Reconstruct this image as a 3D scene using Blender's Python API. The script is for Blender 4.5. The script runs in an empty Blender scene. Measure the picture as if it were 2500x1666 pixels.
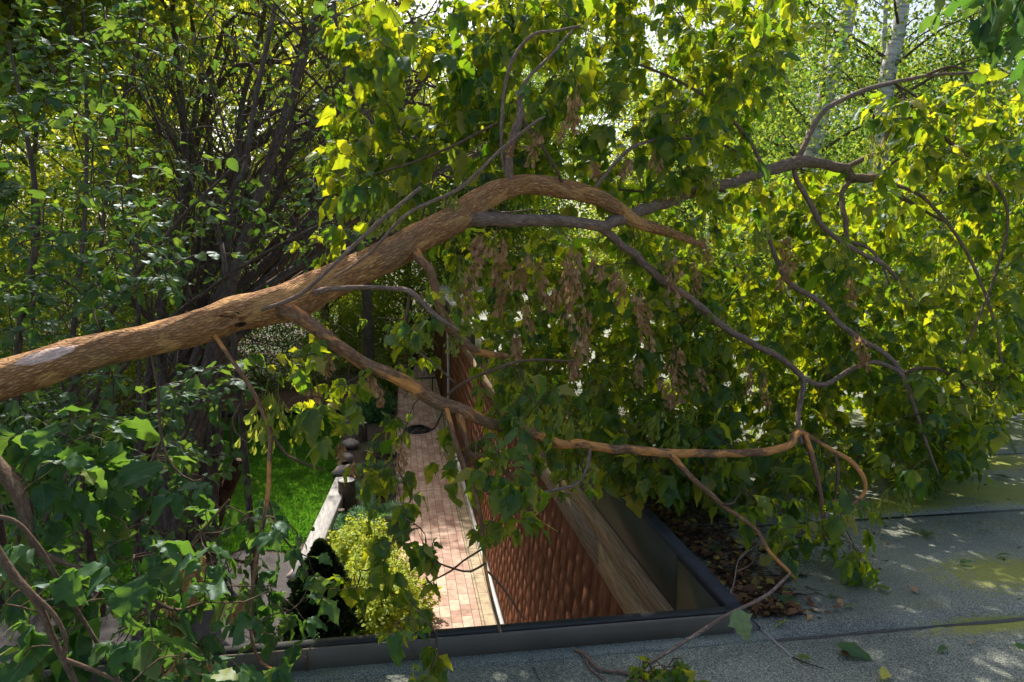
import bpy, math, random
import numpy as np

# ------------------------------------------------------------------ camera, sky, sun
H = 1.6                       # eye height above the roof sheet (roof = z 0)
GZ = -4.0 ; K = 1.258                    # garden level
FPX = 1750.0; CX, CY = 1250.0, 833.0
YAW = math.atan(270 / FPX); PITCH = math.radians(7.2)
scene = bpy.context.scene
col = scene.collection
cam_d = bpy.data.cameras.new("camera"); cam = bpy.data.objects.new("camera", cam_d); col.objects.link(cam)
cam.location = (0, 0, H); cam.rotation_euler = (math.pi / 2 - PITCH, 0, -YAW)
cam_d.sensor_width = 36; cam_d.lens = 36 * FPX / 2500; cam_d.clip_start = 0.05; cam_d.clip_end = 2000
scene.camera = cam

SUN_AZ = math.radians(-12); SUN_EL = math.radians(48)     # azimuth measured from +Y towards +X
world = bpy.data.worlds.new("World"); scene.world = world; world.use_nodes = True
wt = world.node_tree; bg = wt.nodes["Background"]
sky = wt.nodes.new("ShaderNodeTexSky"); sky.sky_type = 'NISHITA'; sky.sun_disc = False
sky.sun_elevation = SUN_EL; sky.sun_rotation = SUN_AZ; sky.air_density = 0.8; sky.dust_density = 4.0; sky.ozone_density = 0.2
wt.links.new(sky.outputs[0], bg.inputs[0]); bg.inputs[1].default_value = 0.135
sd = bpy.data.lights.new("sun", 'SUN'); so = bpy.data.objects.new("sun", sd); col.objects.link(so)
sd.energy = 4.3; sd.angle = math.radians(0.53); sd.color = (1.0, 0.93, 0.8)
so.rotation_euler = (math.pi / 2 - SUN_EL, 0, math.pi - SUN_AZ)
scene.view_settings.view_transform = 'Standard'; scene.view_settings.look = 'None'
scene.view_settings.exposure = 0.72; scene.view_settings.gamma = 1.0
scene.cycles.use_denoising = True
scene.cycles.max_bounces = 8; scene.cycles.diffuse_bounces = 4; scene.cycles.transmission_bounces = 5
scene.cycles.glossy_bounces = 3; scene.cycles.sample_clamp_indirect = 6.0
scene.cycles.use_adaptive_sampling = True; scene.cycles.adaptive_threshold = 0.02
scene.render.use_persistent_data = False

CAM = np.array([0, 0, H])
FW = np.array([math.sin(YAW) * math.cos(PITCH), math.cos(YAW) * math.cos(PITCH), -math.sin(PITCH)])
RT = np.array([math.cos(YAW), -math.sin(YAW), 0.0]); UP = np.cross(RT, FW)
def ray(x, y): return FW + RT * (x - CX) / FPX - UP * (y - CY) / FPX
def at(x, y, d): return CAM + ray(x, y) * d
def onz(x, y, z):
    r = ray(x, y); return CAM + r * ((z - H) / r[2])

R = np.random.default_rng(7)
def unit(v): 
    v = np.asarray(v, float); return v / np.maximum(np.linalg.norm(v, axis=-1, keepdims=True), 1e-9)

# ------------------------------------------------------------------ objects
def tag(o, label=None, cat=None, group=None, kind=None):
    if label: o['label'] = label
    if cat: o['category'] = cat
    if group: o['group'] = group
    if kind: o['kind'] = kind
    return o
def thing(name, label, cat, loc=(0, 0, 0), group=None):
    o = bpy.data.objects.new(name, None); col.objects.link(o); o.location = loc; o.empty_display_size = .1
    return tag(o, label, cat, group)
def link(name, me, mat=None, parent=None):
    o = bpy.data.objects.new(name, me); col.objects.link(o)
    if mat: me.materials.append(mat)
    if parent is not None:
        o.parent = parent; o.location = -np.array(parent.location)
    return o

class MB:
    """collects geometry in world coordinates; build() makes ONE mesh object"""
    def __init__(s): s.v = []; s.f = []; s.fn = []; s.a = []; s.n = 0
    def add(s, v, faces, attr=None):
        v = np.asarray(v, float); s.v.append(v)
        s.a.append(np.asarray(attr, float) if attr is not None else v.copy())
        for f in faces: s.f.append(np.asarray(f, int).ravel() + s.n); s.fn.append(len(f))
        s.n += len(v)
    def addu(s, v, F, attr):            # uniform polygons, F (m,k)
        s.v.append(v); s.a.append(attr); s.f.append((F + s.n).ravel()); s.fn.extend([F.shape[1]] * len(F)); s.n += len(v)
    def box(s, x0, x1, y0, y1, z0, z1):
        v = [(x0,y0,z0),(x1,y0,z0),(x1,y1,z0),(x0,y1,z0),(x0,y0,z1),(x1,y0,z1),(x1,y1,z1),(x0,y1,z1)]
        s.add(v, [(0,3,2,1),(4,5,6,7),(0,1,5,4),(1,2,6,5),(2,3,7,6),(3,0,4,7)])
    def build(s, name, mat, parent=None, smooth=False):
        me = bpy.data.meshes.new(name)
        if s.n == 0: s.box(0,.001,0,.001,-9,-8.99)
        V = np.concatenate(s.v); A = np.concatenate(s.a); L = np.concatenate(s.f).astype(np.int32)
        tot = np.array(s.fn, np.int32); st = np.concatenate([[0], np.cumsum(tot)[:-1]]).astype(np.int32)
        me.vertices.add(len(V)); me.vertices.foreach_set("co", V.astype(np.float32).ravel())
        me.loops.add(len(L)); me.loops.foreach_set("vertex_index", L)
        me.polygons.add(len(tot)); me.polygons.foreach_set("loop_start", st)
        me.update(calc_edges=True)
        at_ = me.attributes.new("lco", 'FLOAT_VECTOR', 'POINT'); at_.data.foreach_set("vector", A.astype(np.float32).ravel())
        if smooth: me.polygons.foreach_set("use_smooth", np.ones(len(tot), bool))
        me.validate(); me.update()
        return link(name, me, mat, parent)

def smooth_path(pts, rad, step=0.04):
    pts = np.asarray(pts, float); rad = np.asarray(rad, float)
    if len(pts) < 3:
        pts = np.array([pts[0], (pts[0] + pts[-1]) / 2, pts[-1]]); rad = np.array([rad[0], (rad[0] + rad[-1]) / 2, rad[-1]])
    P = np.vstack([2 * pts[0] - pts[1], pts, 2 * pts[-1] - pts[-2]]); out = []; ro = []
    for i in range(1, len(P) - 2):
        n = max(2, int(np.linalg.norm(P[i + 1] - P[i]) / step)); t = np.linspace(0, 1, n, endpoint=False)[:, None]
        out.append(.5 * (2 * P[i] + (P[i+1] - P[i-1]) * t + (2*P[i-1] - 5*P[i] + 4*P[i+1] - P[i+2]) * t**2 + (3*P[i] - P[i-1] - 3*P[i+1] + P[i+2]) * t**3))
        ro.append((rad[i-1] * (1 - t) + rad[i] * t)[:, 0])
    out.append(pts[-1:]); ro.append(rad[-1:])
    return np.vstack(out), np.concatenate(ro)

def tube(mb, pts, rad, n=6, rough=0.0, cap=True):
    pts = np.asarray(pts, float); m = len(pts); T = unit(np.gradient(pts, axis=0))
    ref = np.array([.13, .21, .97]) if abs(T[0][2]) < .9 else np.array([1., 0, 0])
    N = [unit(np.cross(T[0], ref))]
    for i in range(1, m):
        v = N[-1] - T[i] * (N[-1] @ T[i]); N.append(unit(v))
    N = np.array(N); B = np.cross(T, N); th = np.arange(n) * 2 * math.pi / n
    r = np.repeat(np.asarray(rad, float)[:, None], n, 1)
    s = np.concatenate([[0], np.cumsum(np.linalg.norm(np.diff(pts, axis=0), axis=1))])
    if rough:
        ph = R.uniform(0, 6, 8)
        r = r * (1 + rough * (np.sin(s[:, None] * 13 + ph[0] + 2 * np.sin(th + ph[1])) * .4 + np.sin(2 * th + s[:, None] * 5 + ph[2]) * .5
                 + np.sin(5 * th + 2.2 * np.sin(s[:, None] * 21 + ph[4]) + ph[3]) * .35 + .3 * np.sin(9 * th + s[:, None] * 37 + ph[5])))
    V = pts[:, None] + r[..., None] * (np.cos(th)[None, :, None] * N[:, None] + np.sin(th)[None, :, None] * B[:, None])
    A = np.stack([r * np.cos(th), r * np.sin(th), np.repeat(s[:, None], n, 1)], -1)
    i = np.arange(m - 1)[:, None] * n; j = np.arange(n)[None]; k = (j + 1) % n
    F = np.stack([i + j, i + k, i + n + k, i + n + j], -1).reshape(-1, 4)
    mb.addu(V.reshape(-1, 3), F, A.reshape(-1, 3))
    if cap and n > 4:
        for row, pt, nn in ((0, pts[0], s[0]), (m - 1, pts[-1], s[-1])):
            vv = np.vstack([V[row], pt[None]]); aa = np.vstack([A[row], [[0, 0, nn]]])
            fs = [(q, (q + 1) % n, n) if row else ((q + 1) % n, q, n) for q in range(n)]
            mb.add(vv, fs, aa)

# ------------------------------------------------------------------ leaves
def leaf_template(outline, fold=.25, droop=.18):
    """outline: list of (x, halfwidth); returns verts(+z fold) and quads/tris per side"""
    v = []; att = []
    for x, w in outline:
        for sgn in (0, 1, -1):
            v.append((x - (0 if sgn == 0 else .06 * w), sgn * w, abs(sgn * w) * fold - droop * x * x)); att.append((x, sgn * w, 0))
    F = []
    for i in range(len(outline) - 1):
        a, b = 3 * i, 3 * i + 3
        F.append((a, b, b + 1, a + 1)); F.append((a, a + 2, b + 2, b))
    return np.array(v), np.array(F), np.array(att)
def leaf2(kind, n=15, fold=.25, droop=.2, wave=.04, seed=0, twist=0.0, bite=None):
    """leaf blade with two columns per side, toothed or lobed outline, wavy margin"""
    rg = np.random.default_rng(seed); v = []; att = []; ph = rg.uniform(0, 6, 4)
    for i in range(n + 1):
        x = i / n; row = []
        for sg in (1, -1):
            k = kind
            if k == 'tooth':
                w = .30 * math.sin(math.pi * x ** .72) ** .85 * (1 - .25 * x); w *= 1 + (.16 if (i % 3 == 1) else -.06 if i % 3 == 0 else 0) * (x > .25)
            elif k == 'lobe':
                w = .27 * math.sin(math.pi * x ** .68) ** .8 * (1 - .2 * x); w += .15 * math.exp(-((x - .36) / .055) ** 2) + .06 * math.exp(-((x - .62) / .04) ** 2)
            elif k == 'slim':
                w = .21 * math.sin(math.pi * x ** .8) ** .9 * (1 + (.1 if i % 2 else -.05))
            else:
                w = .33 * math.sin(math.pi * x ** .85) ** .75 * (1 - .12 * x)
            w = max(.008, w * (1 + .08 * sg * math.sin(ph[0] + 3 * x)))
            if bite and sg == bite[0] and abs(x - bite[1]) < .07: w *= .45
            row.append(w)
        for c in (-1, -.55, 0, .55, 1):
            w = row[0] if c > 0 else row[1]; y = c * w
            z = abs(y) * fold * (1 - .4 * abs(c)) - droop * x * x + wave * abs(c) * math.sin(x * 14 + ph[1] + 2 * c) + twist * y * x * 2
            xs = x - .10 * abs(y) + .03 * math.sin(ph[2] + 4 * x) * 0
            v.append((xs, y + .035 * math.sin(ph[3] + 3 * x), z)); att.append((x, y, 0))
    F = [(5 * i + c, 5 * i + 5 + c, 5 * i + 6 + c, 5 * i + 1 + c)[::-1] for i in range(n) for c in range(4)]
    return np.array(v), np.array(F), np.array(att)
LEAFLET = [leaf2('tooth', 15, .30, .22, .03, 1, .3), leaf2('lobe', 17, .2, .35, .03, 2, -.4), leaf2('slim', 13, .35, .12, .03, 3, .5), leaf2('lobe', 17, .12, .28, .05, 4, .5),
           leaf2('tooth', 15, .45, .45, .05, 5, -.6, (1, .55)), leaf2('tooth', 15, .1, .1, .04, 6, .2), leaf2('slim', 13, .6, .5, .06, 7, -.3)]
OVATE = [leaf_template([(0,.012),(.12,.2),(.32,.32),(.55,.32),(.78,.2),(1,.0)], .2, .15), leaf_template([(0,.012),(.15,.22),(.4,.3),(.7,.22),(1,.0)], .3, .3)]
OVAL = [leaf2('oval', 9, .2, .15, .03, 11, .2), leaf2('oval', 9, .35, .35, .04, 12, -.4), leaf2('oval', 9, .1, .05, .03, 13, .5, (-1, .6))]
TINY = [(np.array([(0,0,0),(.5,.34,.1),(1,0,-.1),(.5,-.34,.1)], float), np.array([(0,1,2,3)]), np.array([(0,0,0),(.5,.3,0),(1,0,0),(.5,-.3,0)], float))]
SPINDLE = [leaf_template([(0,.02),(.3,.05),(.42,.06),(.55,.13),(.75,.17),(.92,.12),(1,.0)], .1, .1)]
NEEDLE = [(np.array([(0,.05,0),(0,-.05,0),(1,0,.02)], float), np.array([(0,1,2)]), np.array([(0,.05,0),(0,-.05,0),(1,0,0)], float))]

class Leaves:
    def __init__(s): s.o = []; s.d = []; s.n = []; s.z = []
    def add(s, o, d, n, z): s.o.append(o); s.d.append(d); s.n.append(n); s.z.append(z)
    def bulk(s, o, d, n, z):
        s.o.extend(o); s.d.extend(d); s.n.extend(n); s.z.extend(z)
    def emit(s, mb, temps, widthvar=.25):
        if not s.o: return
        o = np.array(s.o); d = unit(np.array(s.d)); n = np.array(s.n); z = np.array(s.z)
        n = unit(n - d * np.sum(n * d, 1)[:, None]); w = np.cross(n, d)
        pick = R.integers(0, len(temps), len(o))
        for k, (v, F, a) in enumerate(temps):
            m = pick == k
            if not m.any(): continue
            q = m.sum(); ws = R.uniform(1 - widthvar, 1 + widthvar, q)
            zc = R.uniform(.3, 1.9, q)
            V = (o[m][:, None] + z[m][:, None, None] * (v[None, :, 0:1] * d[m][:, None] + v[None, :, 1:2] * w[m][:, None] * ws[:, None, None]
                 + v[None, :, 2:3] * n[m][:, None] * zc[:, None, None]))
            FF = F[None] + (np.arange(q) * len(v))[:, None, None]
            A = np.repeat(a[None], q, 0)
            mb.addu(V.reshape(-1, 3), FF.reshape(-1, F.shape[1]), A.reshape(-1, 3))

def rndu(n=None):
    v = R.normal(size=(3,) if n is None else (n, 3)); return unit(v)

# ------------------------------------------------------------------ materials
def newmat(name):
    m = bpy.data.materials.new(name); m.use_nodes = True; t = m.node_tree; t.nodes.clear()
    out = t.nodes.new("ShaderNodeOutputMaterial"); return m, t, out
def N(t, typ, **kw):
    n = t.nodes.new(typ)
    for k, v in kw.items():
        if k in n.inputs: n.inputs[k].default_value = v
        else: setattr(n, k, v)
    return n
def ramp(t, stops, interp='LINEAR'):
    n = t.nodes.new("ShaderNodeValToRGB"); e = n.color_ramp.elements; n.color_ramp.interpolation = interp
    while len(e) > 1: e.remove(e[-1])
    e[0].position = stops[0][0]; e[0].color = (*stops[0][1], 1)
    for p, c in stops[1:]:
        x = e.new(p); x.color = (*c, 1)
    return n
def mixc(t, a, b, fac, mode='MIX'):
    n = t.nodes.new("ShaderNodeMix"); n.data_type = 'RGBA'; n.blend_type = mode
    for i, s in ((0, fac), (6, a), (7, b)):
        if hasattr(s, 'links') or hasattr(s, 'is_linked'): t.links.new(s, n.inputs[i])
        else: n.inputs[i].default_value = s if i == 0 else (*s, 1)
    return n.outputs[2]
def attr(t, name="lco"): 
    n = t.nodes.new("ShaderNodeAttribute"); n.attribute_name = name; return n.outputs['Vector']
def noise(t, vec, scale, detail=4, rough=.55, dist=0):
    n = N(t, "ShaderNodeTexNoise", Scale=scale, Detail=detail, Roughness=rough, Distortion=dist)
    if vec is not None: t.links.new(vec, n.inputs['Vector'])
    return n.outputs['Fac']
def mapping(t, vec, scale=(1,1,1), rot=(0,0,0), loc=(0,0,0)):
    n = t.nodes.new("ShaderNodeMapping"); n.inputs['Scale'].default_value = scale; n.inputs['Rotation'].default_value = rot
    n.inputs['Location'].default_value = loc; t.links.new(vec, n.inputs['Vector']); return n.outputs[0]
def objco(t): return t.nodes.new("ShaderNodeTexCoord").outputs['Object']
def geopos(t): return t.nodes.new("ShaderNodeNewGeometry").outputs['Position']
def bump(t, h, strength=.5, dist=.01):
    n = N(t, "ShaderNodeBump", Strength=strength, Distance=dist); t.links.new(h, n.inputs['Height']); return n.outputs[0]
def principled(t, out, **kw):
    n = N(t, "ShaderNodeBsdfPrincipled", **kw); t.links.new(n.outputs[0], out.inputs['Surface']); return n

def leafmat(name, c0, c1, tr0, tr1, trans=.5, gloss=.48, spec=.06, veins=True, odd=None):
    m, t, out = newmat(name)
    rnd = t.nodes.new("ShaderNodeNewGeometry").outputs['Random Per Island']
    stops = [(0, c0), (.85, c1)] + ([(.97, odd)] if odd else [])
    base = ramp(t, stops); t.links.new(rnd, base.inputs[0])
    trc = ramp(t, [(0, tr0), (1, tr1)]); t.links.new(rnd, trc.inputs[0])
    bc, tc = base.outputs[0], trc.outputs[0]
    if veins:
        sep = t.nodes.new("ShaderNodeSeparateXYZ"); t.links.new(attr(t), sep.inputs[0])
        ab = N(t, "ShaderNodeMath", operation='ABSOLUTE'); t.links.new(sep.outputs[1], ab.inputs[0])
        mid = N(t, "ShaderNodeMath", operation='LESS_THAN'); t.links.new(ab.outputs[0], mid.inputs[0]); mid.inputs[1].default_value = .012
        s1 = N(t, "ShaderNodeMath", operation='MULTIPLY'); t.links.new(ab.outputs[0], s1.inputs[0]); s1.inputs[1].default_value = 1.1
        s2 = N(t, "ShaderNodeMath", operation='SUBTRACT'); t.links.new(sep.outputs[0], s2.inputs[0]); t.links.new(s1.outputs[0], s2.inputs[1])
        s3 = N(t, "ShaderNodeMath", operation='MULTIPLY'); t.links.new(s2.outputs[0], s3.inputs[0]); s3.inputs[1].default_value = 44
        s4 = N(t, "ShaderNodeMath", operation='SINE'); t.links.new(s3.outputs[0], s4.inputs[0])
        s5 = N(t, "ShaderNodeMath", operation='GREATER_THAN'); t.links.new(s4.outputs[0], s5.inputs[0]); s5.inputs[1].default_value = .93
        mx = N(t, "ShaderNodeMath", operation='MAXIMUM'); t.links.new(mid.outputs[0], mx.inputs[0])
        s6 = N(t, "ShaderNodeMath", operation='MULTIPLY'); t.links.new(s5.outputs[0], s6.inputs[0]); s6.inputs[1].default_value = .45
        t.links.new(s6.outputs[0], mx.inputs[1])
        vf = N(t, "ShaderNodeMath", operation='MULTIPLY'); t.links.new(mx.outputs[0], vf.inputs[0]); vf.inputs[1].default_value = .55
        bc = mixc(t, bc, (.16, .22, .08), vf.outputs[0])
        nz = noise(t, geopos(t), 60, 3); bcv = N(t, "ShaderNodeMapRange"); t.links.new(nz, bcv.inputs[0])
        bcv.inputs[1].default_value = .3; bcv.inputs[2].default_value = .7; bcv.inputs[3].default_value = .78; bcv.inputs[4].default_value = 1.2
        bc = mixc(t, bc, bc, 0.0)
        hs = N(t, "ShaderNodeHueSaturation"); t.links.new(bc, hs.inputs['Color']); t.links.new(bcv.outputs[0], hs.inputs['Value']); bc = hs.outputs[0]
    dif = N(t, "ShaderNodeBsdfDiffuse"); t.links.new(bc, dif.inputs[0])
    trn = N(t, "ShaderNodeBsdfTranslucent"); t.links.new(tc, trn.inputs[0])
    a = t.nodes.new("ShaderNodeMixShader"); a.inputs[0].default_value = trans
    t.links.new(dif.outputs[0], a.inputs[1]); t.links.new(trn.outputs[0], a.inputs[2])
    gl = N(t, "ShaderNodeBsdfGlossy", Roughness=gloss); gl.inputs[0].default_value = (.8, .9, 1, 1)
    lw = N(t, "ShaderNodeLayerWeight", Blend=.5)          # facing term: the same from both sides of the blade
    lp = N(t, "ShaderNodeMath", operation='POWER'); t.links.new(lw.outputs['Facing'], lp.inputs[0]); lp.inputs[1].default_value = 4
    sp = N(t, "ShaderNodeMath", operation='MULTIPLY_ADD'); t.links.new(lp.outputs[0], sp.inputs[0]); sp.inputs[1].default_value = spec * 2.5; sp.inputs[2].default_value = spec * .35
    b = t.nodes.new("ShaderNodeMixShader"); t.links.new(sp.outputs[0], b.inputs[0])
    t.links.new(a.outputs[0], b.inputs[1]); t.links.new(gl.outputs[0], b.inputs[2]); t.links.new(b.outputs[0], out.inputs['Surface'])
    return m

def barkmat(name, dark, mid, light, scale=30, bumpd=.008, patch=None, rough=.85, patch_lo=.56, sun_patch=False):
    m, t, out = newmat(name); a = attr(t); st = mapping(t, a, (1, 1, .32))
    n1 = noise(t, st, scale, 6, .62, .6); n2 = noise(t, a, 4, 3); 
    vo = N(t, "ShaderNodeTexVoronoi", Scale=scale * 1.6, feature='DISTANCE_TO_EDGE'); t.links.new(mapping(t, a, (1, 1, .3)), vo.inputs['Vector'])
    vr = N(t, "ShaderNodeMapRange"); t.links.new(vo.outputs[0], vr.inputs[0]); vr.inputs[2].default_value = .22
    r = ramp(t, [(.25, dark), (.5, mid), (.75, light)]); t.links.new(n1, r.inputs[0])
    c = mixc(t, dark, r.outputs[0], vr.outputs[0]); c = mixc(t, c, r.outputs[0], .45)
    if patch:
        pr = ramp(t, [(patch_lo, (0, 0, 0)), (patch_lo + .06, (1, 1, 1))]); t.links.new(noise(t, mapping(t, a, (1, 1, .35), loc=(3.1, .7, 5)), 11, 5, .6, .8), pr.inputs[0])
        pc = ramp(t, [(.3, tuple(x * .55 for x in patch)), (.65, patch)]); t.links.new(n1, pc.inputs[0])
        c = mixc(t, c, pc.outputs[0], pr.outputs[0])
    g = ramp(t, [(.5, (0, 0, 0)), (.72, (1, 1, 1))]); t.links.new(n2, g.inputs[0])
    gf = N(t, "ShaderNodeMath", operation='MULTIPLY'); t.links.new(g.outputs[0], gf.inputs[0]); gf.inputs[1].default_value = .35
    c = mixc(t, c, (.16, .17, .13), gf.outputs[0])
    if sun_patch:      # sunlit patch painted into the bark colour, upper flank near the left end
        pc_ = at(118, 868, 2.86); ax = unit(at(383, 800, 3.0) - at(0, 905, 2.8))
        sb = N(t, "ShaderNodeVectorMath", operation='SUBTRACT'); t.links.new(geopos(t), sb.inputs[0]); sb.inputs[1].default_value = pc_
        d1 = N(t, "ShaderNodeVectorMath", operation='DOT_PRODUCT'); t.links.new(sb.outputs[0], d1.inputs[0]); d1.inputs[1].default_value = ax / .105
        d2 = N(t, "ShaderNodeVectorMath", operation='DOT_PRODUCT'); t.links.new(sb.outputs[0], d2.inputs[0]); d2.inputs[1].default_value = unit(UP - ax * (UP @ ax)) / .024
        q1 = N(t, "ShaderNodeMath", operation='POWER'); t.links.new(d1.outputs['Value'], q1.inputs[0]); q1.inputs[1].default_value = 2
        q2 = N(t, "ShaderNodeMath", operation='POWER'); t.links.new(d2.outputs['Value'], q2.inputs[0]); q2.inputs[1].default_value = 2
        q3 = N(t, "ShaderNodeMath", operation='ADD'); t.links.new(q1.outputs[0], q3.inputs[0]); t.links.new(q2.outputs[0], q3.inputs[1])
        q4 = N(t, "ShaderNodeMath", operation='MULTIPLY_ADD'); t.links.new(n1, q4.inputs[0]); q4.inputs[1].default_value = 2.2; t.links.new(q3.outputs[0], q4.inputs[2])
        sr = ramp(t, [(.48, (1, 1, 1)), (.56, (0, 0, 0))]); qs = N(t, "ShaderNodeMath", operation='MULTIPLY'); t.links.new(q4.outputs[0], qs.inputs[0]); qs.inputs[1].default_value = .25
        t.links.new(qs.outputs[0], sr.inputs[0]); sl = mixc(t, c, (.95, .70, .58), .82); c = mixc(t, c, sl, sr.outputs[0])
    hh = N(t, "ShaderNodeMath", operation='MULTIPLY'); t.links.new(n1, hh.inputs[0]); t.links.new(vr.outputs[0], hh.inputs[1])
    p = principled(t, out, Roughness=rough); p.inputs['Specular IOR Level'].default_value = .25
    t.links.new(c, p.inputs['Base Color']); t.links.new(bump(t, hh.outputs[0], 1.0, bumpd), p.inputs['Normal'])
    return m

def simple(name, c0, c1, scale=8, rough=.6, metal=0, bumps=.2, dist=.004, stretch=(1, 1, 1), spec=.5, detail=6):
    m, t, out = newmat(name); v = mapping(t, geopos(t), stretch); n = noise(t, v, scale, detail)
    r = ramp(t, [(.3, c0), (.7, c1)]); t.links.new(n, r.inputs[0])
    p = principled(t, out, Roughness=rough, Metallic=metal); p.inputs['Specular IOR Level'].default_value = spec
    t.links.new(r.outputs[0], p.inputs['Base Color']); t.links.new(bump(t, noise(t, v, scale * 5, 5), bumps, dist), p.inputs['Normal'])
    return m

M = {}
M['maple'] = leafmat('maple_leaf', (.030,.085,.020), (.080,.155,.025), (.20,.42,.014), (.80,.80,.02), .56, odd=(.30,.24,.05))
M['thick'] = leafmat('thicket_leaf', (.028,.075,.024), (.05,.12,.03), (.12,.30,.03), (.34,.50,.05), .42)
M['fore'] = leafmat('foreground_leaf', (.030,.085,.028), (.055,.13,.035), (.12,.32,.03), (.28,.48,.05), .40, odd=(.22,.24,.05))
M['back'] = leafmat('backdrop_leaf', (.06,.14,.015), (.16,.21,.02), (.32,.50,.02), (.86,.82,.05), .56, veins=False, spec=.08)
M['backg'] = leafmat('backdrop_leaf_cool', (.03,.10,.03), (.09,.17,.035), (.14,.36,.05), (.62,.70,.06), .5, veins=False, spec=.03)
M['yellow'] = leafmat('golden_shrub_leaf', (.20,.32,.025), (.42,.47,.04), (.5,.6,.04), (.8,.8,.08), .4, veins=False, spec=.05)
M['fern'] = leafmat('fern_leaf', (.04,.13,.04), (.10,.21,.08), (.15,.33,.06), (.3,.5,.10), .4, veins=False, spec=.03)
M['thuja'] = leafmat('arborvitae_leaf', (.012,.034,.014), (.045,.08,.025), (.05,.10,.02), (.16,.22,.04), .2, veins=False)
M['grass'] = leafmat('grass_blade', (.045,.16,.022), (.11,.28,.04), (.14,.48,.02), (.36,.7,.05), .45, veins=False, spec=.05)
M['samgreen'] = leafmat('green_samara', (.10,.17,.03), (.20,.26,.05), (.45,.55,.05), (.7,.7,.10), .5, veins=False)
M['sambrown'] = leafmat('dry_samara', (.30,.15,.07), (.58,.38,.20), (.45,.22,.08), (.75,.48,.22), .4, veins=False, spec=.03)
M['deadleaf'] = leafmat('dead_leaf', (.06,.03,.015), (.20,.10,.045), (.1,.05,.02), (.3,.15,.05), .2, veins=False, spec=.04, odd=(.35,.33,.05))
M['yleaf'] = leafmat('yellowed_leaf', (.45,.42,.05), (.6,.55,.08), (.6,.55,.05), (.8,.75,.1), .35, veins=True)
M['limb'] = barkmat('limb_bark', (.14,.07,.032), (.54,.26,.10), (.80,.49,.24), 56, .009, patch=(.80,.43,.16), sun_patch=True, patch_lo=.52)
M['branch'] = barkmat('branch_bark', (.11,.075,.055), (.28,.19,.14), (.46,.35,.27), 60, .003, patch=(.50,.27,.14), patch_lo=.60)
M['orange_branch'] = barkmat('orange_branch_bark', (.10,.05,.025), (.30,.16,.08), (.50,.31,.18), 60, .003, patch=(.85,.37,.11), patch_lo=.47)
M['twig'] = barkmat('twig_bark', (.06,.04,.025), (.16,.10,.06), (.27,.19,.12), 90, .001)
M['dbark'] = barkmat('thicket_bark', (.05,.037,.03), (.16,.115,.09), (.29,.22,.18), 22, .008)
M['rbark'] = barkmat('stump_bark', (.02,.008,.005), (.08,.03,.018), (.16,.07,.045), 22, .01)

# ------------------------------------------------------------------ the house: L-shaped flat roof
XE, YE, YF = 1.41, 2.655, 33.0
def roofmat():
    m, t, out = newmat('granulated_roofing'); g = geopos(t)
    sp = noise(t, g, 190, 3, .8); r = ramp(t, [(.36, (.035,.042,.04)), (.5, (.13,.15,.135)), (.6, (.42,.45,.39))]); t.links.new(sp, r.inputs[0])
    big = noise(t, g, 1.3, 5, .6); br = ramp(t, [(.35, (.72,.74,.70)), (.62, (1.3,1.28,1.15))]); t.links.new(big, br.inputs[0])
    c = mixc(t, r.outputs[0], br.outputs[0], 1.0, 'MULTIPLY')
    mo = noise(t, mapping(t, g, (1, 1.6, 1)), 2.2, 6, .65); mr = ramp(t, [(.55, (0,0,0)), (.66, (1,1,1))]); t.links.new(mo, mr.inputs[0])
    mf = N(t, "ShaderNodeMath", operation='MULTIPLY'); t.links.new(mr.outputs[0], mf.inputs[0]); mf.inputs[1].default_value = .28
    c = mixc(t, c, (.20,.22,.05), mf.outputs[0])
    prev = None  # mossy spots with yellow leaf reflections painted into the roof colour
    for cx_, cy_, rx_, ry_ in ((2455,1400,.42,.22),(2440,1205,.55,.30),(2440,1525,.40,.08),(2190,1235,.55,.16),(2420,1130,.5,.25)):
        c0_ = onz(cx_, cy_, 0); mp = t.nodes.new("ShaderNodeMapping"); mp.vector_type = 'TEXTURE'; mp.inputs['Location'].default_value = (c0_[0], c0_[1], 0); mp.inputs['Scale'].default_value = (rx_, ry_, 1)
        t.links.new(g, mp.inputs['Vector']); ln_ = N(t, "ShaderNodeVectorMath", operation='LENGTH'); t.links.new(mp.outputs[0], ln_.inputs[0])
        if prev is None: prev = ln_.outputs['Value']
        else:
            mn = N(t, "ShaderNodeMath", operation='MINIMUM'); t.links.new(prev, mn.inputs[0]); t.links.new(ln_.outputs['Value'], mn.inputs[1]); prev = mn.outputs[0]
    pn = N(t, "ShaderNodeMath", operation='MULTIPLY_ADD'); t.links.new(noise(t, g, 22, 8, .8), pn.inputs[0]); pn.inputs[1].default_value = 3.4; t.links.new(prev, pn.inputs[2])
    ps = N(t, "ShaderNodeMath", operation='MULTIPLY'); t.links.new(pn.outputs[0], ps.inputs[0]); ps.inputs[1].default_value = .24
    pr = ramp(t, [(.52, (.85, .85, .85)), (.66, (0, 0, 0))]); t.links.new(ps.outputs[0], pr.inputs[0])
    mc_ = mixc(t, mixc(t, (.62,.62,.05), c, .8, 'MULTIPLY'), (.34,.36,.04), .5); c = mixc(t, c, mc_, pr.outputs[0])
    wet = noise(t, mapping(t, g, loc=(2, 5, 0)), .9, 4); wr = ramp(t, [(.45, (.62,.62,.62)), (.6, (.26,.26,.26))]); t.links.new(wet, wr.inputs[0])
    p = principled(t, out); t.links.new(c, p.inputs['Base Color']); t.links.new(wr.outputs[0], p.inputs['Roughness'])
    t.links.new(bump(t, sp, .9, .004), p.inputs['Normal']); return m
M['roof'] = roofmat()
M['metal'] = simple('bronze_flashing', (.14,.12,.09), (.19,.17,.135), 5, .55, 0, .08, .002, spec=.25)
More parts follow.
